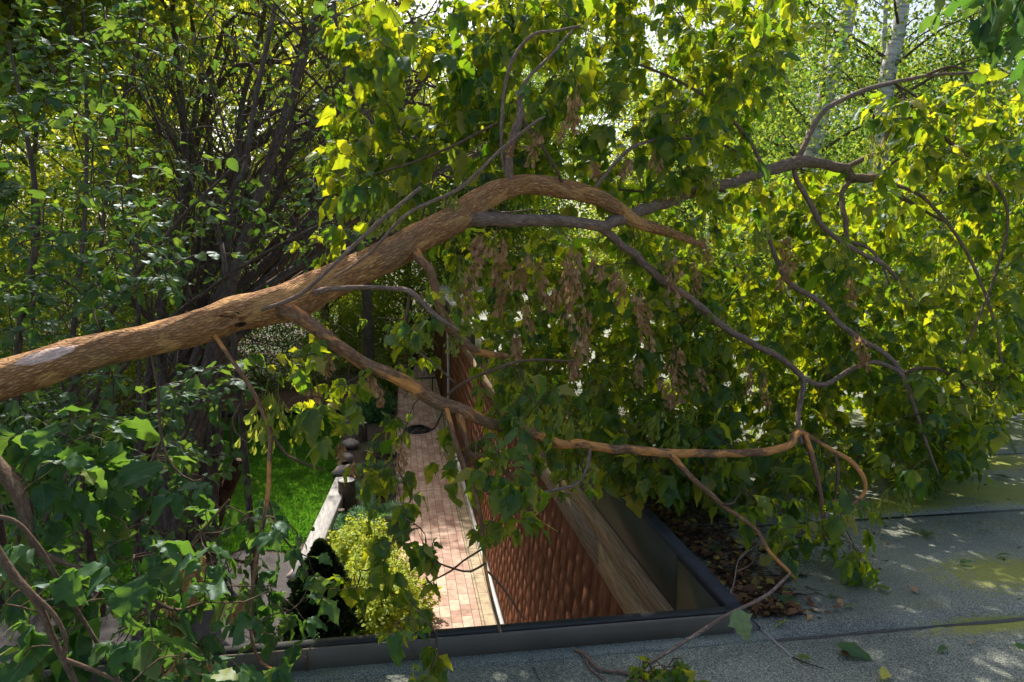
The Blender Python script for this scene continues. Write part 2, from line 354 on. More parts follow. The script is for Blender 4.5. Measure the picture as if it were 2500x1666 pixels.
M['metald'] = simple('dark_flashing_top', (.024,.026,.028), (.048,.051,.053), 14, .55, .3, .25, .002)
M['metalg'] = simple('olive_metal_fascia', (.05,.053,.036), (.075,.078,.054), 2.5, .6, 0, .06, .002, spec=.2)
M['blue'] = simple('blue_corner_metal', (.03,.05,.12), (.05,.08,.19), 9, .4, .4, .1, .002)
def woodmat(name, c0, c1, c2, stretch, scale=28):
    m, t, out = newmat(name); v = mapping(t, geopos(t), stretch)
    rnd = t.nodes.new("ShaderNodeNewGeometry").outputs['Random Per Island']
    n = noise(t, v, scale, 7, .65, .3); r = ramp(t, [(.28, c0), (.5, c1), (.72, c2)]); t.links.new(n, r.inputs[0])
    hs = N(t, "ShaderNodeHueSaturation"); t.links.new(r.outputs[0], hs.inputs['Color'])
    mr = N(t, "ShaderNodeMapRange"); t.links.new(rnd, mr.inputs[0]); mr.inputs[3].default_value = .78; mr.inputs[4].default_value = 1.2; t.links.new(mr.outputs[0], hs.inputs['Value'])
    p = principled(t, out, Roughness=.8); p.inputs['Specular IOR Level'].default_value = .2
    t.links.new(hs.outputs[0], p.inputs['Base Color']); t.links.new(bump(t, n, .6, .004), p.inputs['Normal']); return m
M['board'] = woodmat('weathered_board', (.09,.065,.04), (.29,.205,.13), (.46,.36,.24), (1, .06, 1), 60)
M['shingle'] = woodmat('red_shingle', (.05,.018,.010), (.17,.058,.027), (.32,.125,.06), (1, 1, .07), 50)
M['trim'] = simple('white_painted_trim', (.55,.55,.56), (.75,.75,.74), 6, .5)
M['concrete'] = simple('concrete', (.22,.2,.18), (.36,.34,.31), 5, .85)

house = thing('house', 'single storey house with granulated flat roof, dark metal edging and red shingle wall', 'house')
b = MB()
# roof deck under the near part and the wing (solid), then rolled sheets, each lapped 4 mm over the next
def sheet(x0, x1, y0, y1, z):
    mb = MB(); nx = max(2, int((x1 - x0) / .25)); ny = max(2, int((y1 - y0) / .12))
    X, Y = np.meshgrid(np.linspace(x0, x1, nx), np.linspace(y0, y1, ny), indexing='ij')
    Z = z + .006 * (y1 - Y) / (y1 - y0) + .0015 * np.sin(X * 3.1 + y0) * np.sin(Y * 5.3)
    edge = (np.abs(Y - y1) < 1e-6) | (np.abs(Y - y0) < 1e-6); Z = np.where(edge, z + .006 * (y1 - Y) / (y1 - y0), Z)
    V = np.stack([X, Y, Z], -1).reshape(-1, 3); i = np.arange(nx - 1)[:, None] * ny + np.arange(ny - 1)[None]
    F = np.stack([i, i + ny, i + ny + 1, i + 1], -1).reshape(-1, 4); mb.addu(V, F, V)
    e = np.arange(nx) * ny; W = V[e].copy(); W[:, 2] -= .009; n0 = mb.n
    mb.v.append(W); mb.a.append(W); mb.n += len(W)
    q = np.arange(nx - 1); mb.f.append(np.stack([e[1:], e[:-1], n0 + q, n0 + q + 1], -1).ravel()); mb.fn.extend([4] * (nx - 1))
    return mb
rows = [(-4, -1.2), (-1.2, -.2), (-.2, .75), (.75, 1.66), (1.66, 2.588), (2.588, 3.76)]
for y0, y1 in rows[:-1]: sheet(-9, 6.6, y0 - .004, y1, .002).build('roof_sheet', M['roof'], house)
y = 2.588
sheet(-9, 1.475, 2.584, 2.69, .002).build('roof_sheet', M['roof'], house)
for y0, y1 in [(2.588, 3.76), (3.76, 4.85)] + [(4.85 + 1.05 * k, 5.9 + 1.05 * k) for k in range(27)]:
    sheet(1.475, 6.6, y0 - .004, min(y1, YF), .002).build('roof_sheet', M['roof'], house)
M['tar'] = simple('bitumen_seam', (.010,.011,.012), (.03,.032,.033), 30, .35, 0, .6, .003)
for k, (y0, x0) in enumerate([(2.584, 1.50), (3.756, 1.50), (4.846, 1.50), (5.896, 1.50), (1.656, -9), (.746, -9)]):
    b = MB(); xs = np.arange(x0, 6.6, .05); off = np.cumsum(R.normal(0, .0012, len(xs))); off -= np.linspace(off[0], off[-1], len(xs)); wd = .008 + .005 * np.abs(np.sin(xs * 7 + k)) + R.uniform(0, .003, len(xs))
    V = np.vstack([np.column_stack([xs, y0 - .002 + 0 * off, np.full(len(xs), .0075)]), np.column_stack([xs, y0 - wd + off, np.full(len(xs), .0045)])]); m_ = len(xs)
    b.add(V, [(i, m_ + i, m_ + i + 1, i + 1) for i in range(m_ - 1)]); b.build('tar_seam', M['tar'], house)
b = MB(); b.box(-9, 6.6, -4, 2.5, -.25, -.012); b.box(1.50, 6.6, 2.5, YF, -.25, -.012); b.build('roof_deck', M['concrete'], house)
# sealant bead running from the inside corner
b = MB(); pp = [onz(1862, 1541, .004), onz(1900, 1575, .004), onz(1945, 1615, .004), onz(2010, 1680, .004)]
q, r_ = smooth_path(pp, [.006, .007, .004, .003], .02); tube(b, q, r_, 6, .2); b.build('sealant_bead', M['concrete'], house, True)
# front curb flashing: near face, lip, garden face
def prism(prof, axis, a0, a1, mb):
    """extrude a profile [(u,z)] along axis 'x' or 'y' """
    n = len(prof)
    A = [((a0, u, z) if axis == 'x' else (u, a0, z)) for u, z in prof]; B = [((a1, u, z) if axis == 'x' else (u, a1, z)) for u, z in prof]
    F = [(i, (i + 1) % n, n + (i + 1) % n, n + i) for i in range(n)] + [tuple(range(n))[::-1], tuple(range(n, 2 * n))]
    mb.add(A + B, F)
b = MB(); prism([(2.662, .0), (2.652, .086), (2.656, .091), (2.664, .091), (2.666, .0)], 'x', -9, 1.352, b)
b.add([(1.352,2.662,0),(1.484,2.668,0),(1.40,2.652,.089),(1.352,2.650,.089),(1.352,2.69,.0),(1.484,2.69,0),(1.40,2.69,.089),(1.352,2.69,.089)],
      [(0,1,2,3),(1,5,6,2),(3,2,6,7),(4,7,6,5)])
b.build('front_flashing', M['metal'], house)
b = MB(); b.add([(1.420,2.6555,.074),(1.484,2.6715,.008),(1.478,2.7305,.008),(1.414,2.7145,.074),(1.42,2.66,.07),(1.48,2.676,.004),(1.478,2.72,.004),(1.414,2.71,.07)],
      [(0,1,2,3),(0,4,5,1),(1,5,6,2),(2,6,7,3),(3,7,4,0)]); b.build('corner_patch', M['blue'], house)
b = MB(); prism([(2.668,.086),(2.668,.098),(2.708,.100),(2.708,-.20),(2.697,-.20),(2.697,.086)], 'x', -9, 1.345, b); b.build('flashing_lip', M['metald'], house)
b = MB(); prism([(1.349,.101),(1.412,.101),(1.484,.004),(1.484,-.0),(1.36,-.0),(1.349,.085)], 'y', 2.737, YF, b); b.build('cap_flashing', M['metald'], house)
# olive metal fascia in lengths with seams
b = MB(); yy = [2.737, 3.30, 5.3, 7.3, 9.3, 11.3, 13.3, 15.3, 17.3, 19.3, 21.3, 23.3, 26, 29, YF]
for k in range(len(yy) - 1):
    o_ = .0025 * (k % 2)
    b.box(1.353 - o_, 1.359, yy[k], yy[k + 1] - .004, -.215, .0845)
b.build('metal_fascia', M['metalg'], house)
b = MB(); b.box(1.352, 1.40, 2.74, YF, -.232, -.217); b.build('drip_edge', M['metald'], house)
# two weathered fascia boards in butted lengths
for z0, z1, xo, jy in ((-.470, -.236, 1.378, [2.74, 6.1, 10.9, 16, 21, YF]), (-.730, -.478, 1.386, [2.74, 4.85, 9.2, 14, 19.5, YF])):
    for k in range(len(jy) - 1):
        b = MB(); b.box(xo, xo + .028, jy[k] + .002, jy[k + 1] - .002, z0 + .002 * (k % 2), z1); b.build('fascia_board', M['board'], house)
b = MB(); b.box(1.417, 1.62, 2.74, YF, -.725, -.705); b.build('soffit', M['shingle'], house)
# shingle wall: individual shakes in courses
b = MB(); XW = 1.46; course = .26; zt = -.60
nrow = int((zt - (GZ + .1)) / course) + 2
for k in range(nrow):
    z0 = GZ + .1 + k * course; y = 2.72 + R.uniform(0, .1)
    while y < YF:
        w = R.uniform(.18, .32); t0 = R.uniform(.040, .044); dz = R.uniform(-.003, .003); zz0 = min(z0 + dz, zt - .02); zz1 = min(z0 + course * 1.2, zt + .01)
        a0, a1 = y + .0006, min(y + w - .0006, YF)
        if a1 > a0 + .02:
            tilt = R.uniform(-.003, .003)
            b.add([(XW, a0, zz0), (XW, a1, zz0), (XW - t0 - tilt, a1, zz0), (XW - t0, a0, zz0), (XW, a0, zz1), (XW, a1, zz1), (XW - .003, a1, zz1), (XW - .003, a0, zz1)],
                  [(0,3,2,1),(4,5,6,7),(0,1,5,4),(1,2,6,5),(2,3,7,6),(3,0,4,7)])
        y += w
b.build('shingle_wall', M['shingle'], house)
b = MB(); b.box(XW + .003, XW + .2, 2.735, YF, GZ - .2, -.60); b.box(XW + .2, 6.5, YF - .2, YF - .003, GZ - .2, -.26); b.box(6.3, 6.5, -4, YF - .21, GZ - .2, -.26); b.box(-9, XW + .2, 2.45, 2.719, GZ - .2, -.26); b.build('wall_core', M['concrete'], house)
b = MB(); b.box(XW - .10, XW - .045, 2.735, 25, GZ, GZ + .11); b.build('base_trim', M['trim'], house)
b = MB()
q, r_ = smooth_path([(XW - .09, 21.6, -.8), (XW - .09, 21.6, -2.5), (XW - .13, 21.6, GZ + .12)], [.04] * 3, .1); tube(b, q, r_, 10); b.build('downpipe', M['trim'], house, True)
b = MB(); b.box(XW - .06, XW - .03, 26.3, 26.5, GZ + .05, -.6); b.build('corner_board', M['metald'], house)
# rain spout end by the near foot of the wall
b = MB(); prism([(XW - .20, GZ + .02), (XW - .045, GZ + .02), (XW - .045, GZ + .30), (XW - .09, GZ + .34), (XW - .15, GZ + .22)], 'y', 9.2, 9.5, b); b.build('spout_box', M['trim'], house)

# ------------------------------------------------------------------ ground, path, lawn
def groundmat():
    m, t, out = newmat('garden_soil'); g = geopos(t)
    r = ramp(t, [(.3, (.022,.014,.010)), (.5, (.07,.045,.03)), (.7, (.15,.10,.07))]); t.links.new(noise(t, g, 26, 8, .7), r.inputs[0])
    gr = ramp(t, [(.45, (0,0,0)), (.6, (1,1,1))]); t.links.new(noise(t, g, .35, 5), gr.inputs[0])
    c = mixc(t, r.outputs[0], (.05,.10,.025), gr.outputs[0])
    p = principled(t, out, Roughness=.9); t.links.new(c, p.inputs['Base Color']); t.links.new(bump(t, noise(t, g, 40, 6), 1, .02), p.inputs['Normal']); return m
M['soil'] = groundmat()
def plane(name, poly, z, mat, label, cat='ground', k=1.0):
    mb = MB(); mb.add([(x * k, y * k, z) for x, y in poly], [tuple(range(len(poly)))]); o = mb.build(name, mat); return tag(o, label, cat, None, 'structure')
plane('ground', [(-400,-400),(400,-400),(400,400),(-400,400)], GZ - .03, M['soil'], 'dark garden soil stretching under the trees')
def brickmat(name, cols, mortar, moss):
    m, t, out = newmat(name); g = geopos(t); v = mapping(t, g, (1, 1, 1), (0, 0, math.pi / 2))
    nd = noise(t, g, 3, 3)
    br = N(t, "ShaderNodeTexBrick", Scale=1.0); t.links.new(v, br.inputs['Vector']); br.offset = .5
    br.inputs['Color1'].default_value = (*cols[0], 1); br.inputs['Color2'].default_value = (*cols[1], 1); br.inputs['Mortar'].default_value = (*mortar, 1)
    br.inputs['Mortar Size'].default_value = .006; br.inputs['Brick Width'].default_value = .36; br.inputs['Row Height'].default_value = .165
    br.inputs['Mortar Smooth'].default_value = .3; br.inputs['Bias'].default_value = 0
    n = noise(t, g, 9, 7, .65); r = ramp(t, [(.3, (.55,.5,.48)), (.65, (1.25,1.2,1.15))]); t.links.new(n, r.inputs[0])
    c = mixc(t, br.outputs[0], r.outputs[0], .8, 'MULTIPLY')
    mr = ramp(t, [(.55, (0,0,0)), (.68, (1,1,1))]); t.links.new(noise(t, g, 2.3, 6, .7), mr.inputs[0]); mf = N(t, "ShaderNodeMath", operation='MULTIPLY'); t.links.new(mr.outputs[0], mf.inputs[0]); mf.inputs[1].default_value = moss
    c = mixc(t, c, (.09,.11,.04), mf.outputs[0])
    inv = N(t, "ShaderNodeMath", operation='SUBTRACT'); inv.inputs[0].default_value = 1; t.links.new(br.outputs[1], inv.inputs[1])
    p = principled(t, out, Roughness=.8); t.links.new(c, p.inputs['Base Color']); t.links.new(bump(t, inv.outputs[0], .8, .006), p.inputs['Normal']); return m
M['brick'] = brickmat('path_brick', ((.42,.25,.20),(.62,.46,.37)), (.16,.12,.10), .35)
M['brickb'] = brickmat('border_brick', ((.36,.28,.19),(.46,.38,.26)), (.08,.07,.05), .8)
plane('brick_path', [(-.21,2.73),(1.10,2.73),(1.10,40),(-.21,40)], GZ, M['brick'], 'red brick garden path running beside the shingle wall', 'path')
plane('path_border', [(1.112,2.73),(1.455,2.73),(1.455,33),(1.112,33)], GZ - .004, M['brickb'], 'mossy brick strip between the path and the wall', 'path')
lawn_poly = [(x * K, y * K) for x, y in [(-1.72,19.7),(-1.30,14.6),(-1.20,13.2),(-1.55,11.0),(-1.75,10.6),(-2.4,10.9),(-3.2,9.9),(-4.8,9.6),(-7.5,9.9),(-9.5,12),(-9.5,19.6)]]
M['turf'] = simple('turf', (.02,.07,.012), (.05,.15,.025), 14, .95, 0, .8, .02)
plane('lawn', lawn_poly, GZ - .018, M['turf'], 'green lawn in front of the dark bed edging', 'lawn')
def inpoly(P, poly):
    x, y = P[:, 0], P[:, 1]; c = np.zeros(len(P), bool); n = len(poly)
    for i in range(n):
        x1, y1 = poly[i]; x2, y2 = poly[(i + 1) % n]
        c ^= ((y1 > y) != (y2 > y)) & (x < (x2 - x1) * (y - y1) / (y2 - y1 + 1e-12) + x1)
    return c
P_ = np.column_stack([R.uniform(-8, -1, 200000), R.uniform(12, 25, 200000)]); P_ = P_[inpoly(P_, lawn_poly)]
L = Leaves(); n = len(P_); o_ = np.column_stack([P_, np.full(n, GZ - .02)]); d_ = unit(np.column_stack([R.normal(0, .45, (n, 2)), np.ones(n)]))
L.bulk(o_, d_, rndu(n), R.uniform(.05, .10, n)); b = MB(); L.emit(b, [(np.array([(0,.09,0),(0,-.09,0),(.6,-.06,.02),(1,0,-.25),(.6,.06,.02)],float), np.array([(0,1,2,3,4)]), np.zeros((5,3)))])
tag(b.build('grass', M['grass']), 'short bright green grass covering the lawn', 'grass', None, 'stuff')
M['gravel'] = simple('gravel', (.05,.045,.05), (.20,.18,.18), 70, .9, 0, 1, .02, detail=2)
plane('gravel_bed', [(-1.75,10.5),(-2.4,10.8),(-3.2,9.8),(-4.8,9.5),(-4.8,5.2),(-1.2,5.2),(-1.15,9.5)], GZ - .012, M['gravel'], 'grey gravel between the lawn and the house', k=K)
plane('mulch_bed', [(-9.5,19.9),(-1.2,19.9),(-.9,24),(-9.5,24)], GZ - .008, simple('bark_mulch', (.05,.02,.012), (.24,.11,.07), 30, .95, 0, 1, .03), 'reddish bark mulch behind the lawn edging', k=K)
b = MB(); b.box(-11.9, -1.7, 24.8, 25.0, GZ - .02, GZ + .25); tag(b.build('bed_edging', M['metald']), 'low dark edging board along the far side of the lawn', 'edging')

# weathered log edge on stub posts
M['greywood'] = woodmat('grey_log', (.18,.17,.16), (.38,.37,.37), (.55,.54,.54), (1, .1, 1), 30)
lr = thing('timber_edging', 'weathered grey timber beam along the right edge of the lawn', 'edging', (-1.6, 15, GZ))
b = MB(); cl = np.array([onz(x_, y_, GZ + .36)[:2] for x_, y_ in ((836,1165),(815,1215),(790,1270),(762,1335),(735,1400))]); tn = unit(np.gradient(cl, axis=0)); nn_ = np.column_stack([tn[:, 1], -tn[:, 0]]); V = []
for p_, q_ in zip(cl, nn_):
    for sx, z_ in ((-.16,.0),(-.165,.33),(-.15,.365),(.15,.362),(.165,.33),(.16,.0)): V.append((p_[0] + q_[0] * sx, p_[1] + q_[1] * sx, GZ + z_ + R.uniform(-.004,.004)))
b.add(V, [(6*i+c, 6*i+(c+1)%6, 6*i+6+(c+1)%6, 6*i+6+c) for i in range(4) for c in range(6)] + [(5,4,3,2,1,0), (24,25,26,27,28,29)]); b.build('beam', M['greywood'], lr)
for (x, y) in ((-1.62, 12.6), (-1.32, 14.6)):
    b = MB(); tube(b, [(x, y, GZ - .03), (x, y, GZ + .15), (x, y, GZ + .30)], [.09, .085, .08], 10, .05); b.build('post', M['dbark'], lr, True)
def stump(x, y, r, h, label):
    x *= K; y *= K; r *= K; h *= K
    t = thing('tree_stump', label, 'stump', (x, y, GZ)); b = MB(); tube(b, [(x,y,GZ-.03),(x,y,GZ+h*.4),(x,y,GZ+h)], [r*1.1,r,r*.97], 18, .05, cap=False); b.build('bark', M['dbark'], t, True)
    b = MB(); tube(b, [(x,y,GZ+h-.04),(x,y,GZ+h-.005)], [r*.93]*2, 18, 0); b.build('cut_face', M['greywood'], t)
stump(-1.0, 12.35, .15, .5, 'dark upright stump with pale cut top beside the grey timber beam')
stump(-1.0, 16.9, .14, .42, 'dark stump farther along the lawn edge under hanging leaves')
M['stone'] = simple('pinkish_stone', (.34,.26,.24), (.55,.45,.42), 9, .85, 0, .6, .02)
def stone(x, y, s, label, squash=.55):
    x *= K; y *= K; s *= K
    b = MB(); n1, n2 = 12, 8; V = []
    ph = R.uniform(0, 6, 4)
    for i in range(n2 + 1):
        a = math.pi * i / n2
        for j in range(n1):
            th = 2 * math.pi * j / n1; rr = s * (1 + .13 * math.sin(2 * th + ph[0]) + .1 * math.sin(3 * th + 3 * a + ph[1]) + .06 * math.sin(5 * a + ph[2]))
            V.append((x + rr * math.sin(a) * math.cos(th), y + rr * math.sin(a) * math.sin(th), GZ + s * squash * .8 + rr * squash * math.cos(a)))
    F = [(i*n1+j, i*n1+(j+1)%n1, (i+1)*n1+(j+1)%n1, (i+1)*n1+j) for i in range(n2) for j in range(n1)]
    b.add(V, F); tag(b.build('edging_stone', M['stone'], None, True), label, 'stone', 'stones edging the lawn')
for i, (x, y, s, l) in enumerate([(-1.27,18.4,.2,'pinkish edging stone nearest the far bed edging'),(-1.2,16.3,.19,'rounded pale stone between the two stumps, the farther one'),
                        (-1.22,15.2,.17,'rounded pale stone between the two stumps, the nearer one'),(-1.2,14.2,.2,'flat pale stone touching the far end of the grey timber'),
                        (*(onz(728, 1412, GZ)[:2] / K),.15,'pinkish stone under the near end of the grey timber')]): stone(x, y, s, l)

# coiled hose on the path
b = MB(); th = np.linspace(0, 2 * math.pi * 7, 420)
rr = .41 - .004 * th + .02 * np.sin(th * 1.37); pts = np.column_stack([.42 + rr * np.cos(th), 22.1 + rr * np.sin(th), GZ + .02 + .10 * (th / th[-1]) + .015 * np.sin(th * 2.3)])
tube(b, pts, np.full(len(pts), .02), 6)
q, r_ = smooth_path([pts[0], (.95, 22.3, GZ + .02), (1.15, 23.4, GZ + .02), (1.32, 24.4, GZ + .05)], [.02] * 4, .06); tube(b, q, r_, 6)
tag(b.build('garden_hose', simple('black_rubber', (.008,.010,.016), (.018,.022,.032), 10, .45), None, True), 'coiled black garden hose lying on the shaded brick path', 'hose')
# low black handrail at the far end
t_ = thing('handrail', 'low black metal handrail across the far end of the brick path', 'railing', (.5, 28.4, GZ))
b = MB(); q, r_ = smooth_path([(.06,28.4,GZ+.53),(.63,28.4,GZ+.55),(1.38,28.4,GZ+.55)], [.028]*3, .1); tube(b, q, r_, 8); b.build('rail', M['metald'], t_, True)
for x in (.13, 1.16):
    b = MB(); tube(b, [(x,28.4,GZ-.03),(x,28.4,GZ+.2),(x,28.4,GZ+.53)], [.022]*3, 8); b.build('post', M['metald'], t_, True)
# dark leaning snag at the path's end
b = MB(); q, r_ = smooth_path([(.20,32.6,GZ-.03),(.35,32.6,GZ+.32),(.53,32.5,GZ+.69),(.63,32.5,GZ+.91),(.78,32.5,GZ+.93)], [.18,.15,.13,.11,.04], .05); tube(b, q, r_, 12, .12)
q, r_ = smooth_path([(.38,32.55,GZ+.38),(.20,32.55,GZ+.53),(.13,32.6,GZ+.50)], [.09,.06,.04], .05); tube(b, q, r_, 8, .1)
tag(b.build('leaning_snag', M['rbark'], None, True), 'small dark leaning snag at the far end of the brick path', 'tree stump')
# blue tarpaulin glimpsed beyond the roof
b = MB(); nx = 24; V = []
A0, A1 = at(2358, 668, 12.0), at(2466, 686, 12.0)
for i in range(nx):
    f = i / (nx - 1); p = A0 * (1 - f) + A1 * f
    for k in range(5):
        g_ = k / 4; V.append((p[0], p[1] + .5 * g_, p[2] + .04 + .05 * math.sin(f * 9) * g_ - .16 * g_ * g_ + .02 * math.sin(i * 1.7)))
V2 = [(x, y, z - .012) for x, y, z in V]; n0 = len(V)
F = [(i*5+k, (i+1)*5+k, (i+1)*5+k+1, i*5+k+1) for i in range(nx-1) for k in range(4)]
b.add(V, F); b.add(V2, [f[::-1] for f in F])
tag(b.build('blue_tarpaulin', simple('blue_tarp', (.05,.12,.38), (.10,.22,.55), 8, .4), None, True), 'strip of blue tarpaulin glimpsed between yellow leaves at far right', 'tarpaulin')
for f in (.05, .95):
    b = MB(); p = A0 * (1 - f) + A1 * f; tube(b, [(p[0], p[1] + .25, .0), (p[0], p[1] + .25, p[2] - .05)], [.02, .02], 8)
    o_ = b.build('stand', M['metald'], None, True); o_.parent = bpy.data.objects['blue_tarpaulin']

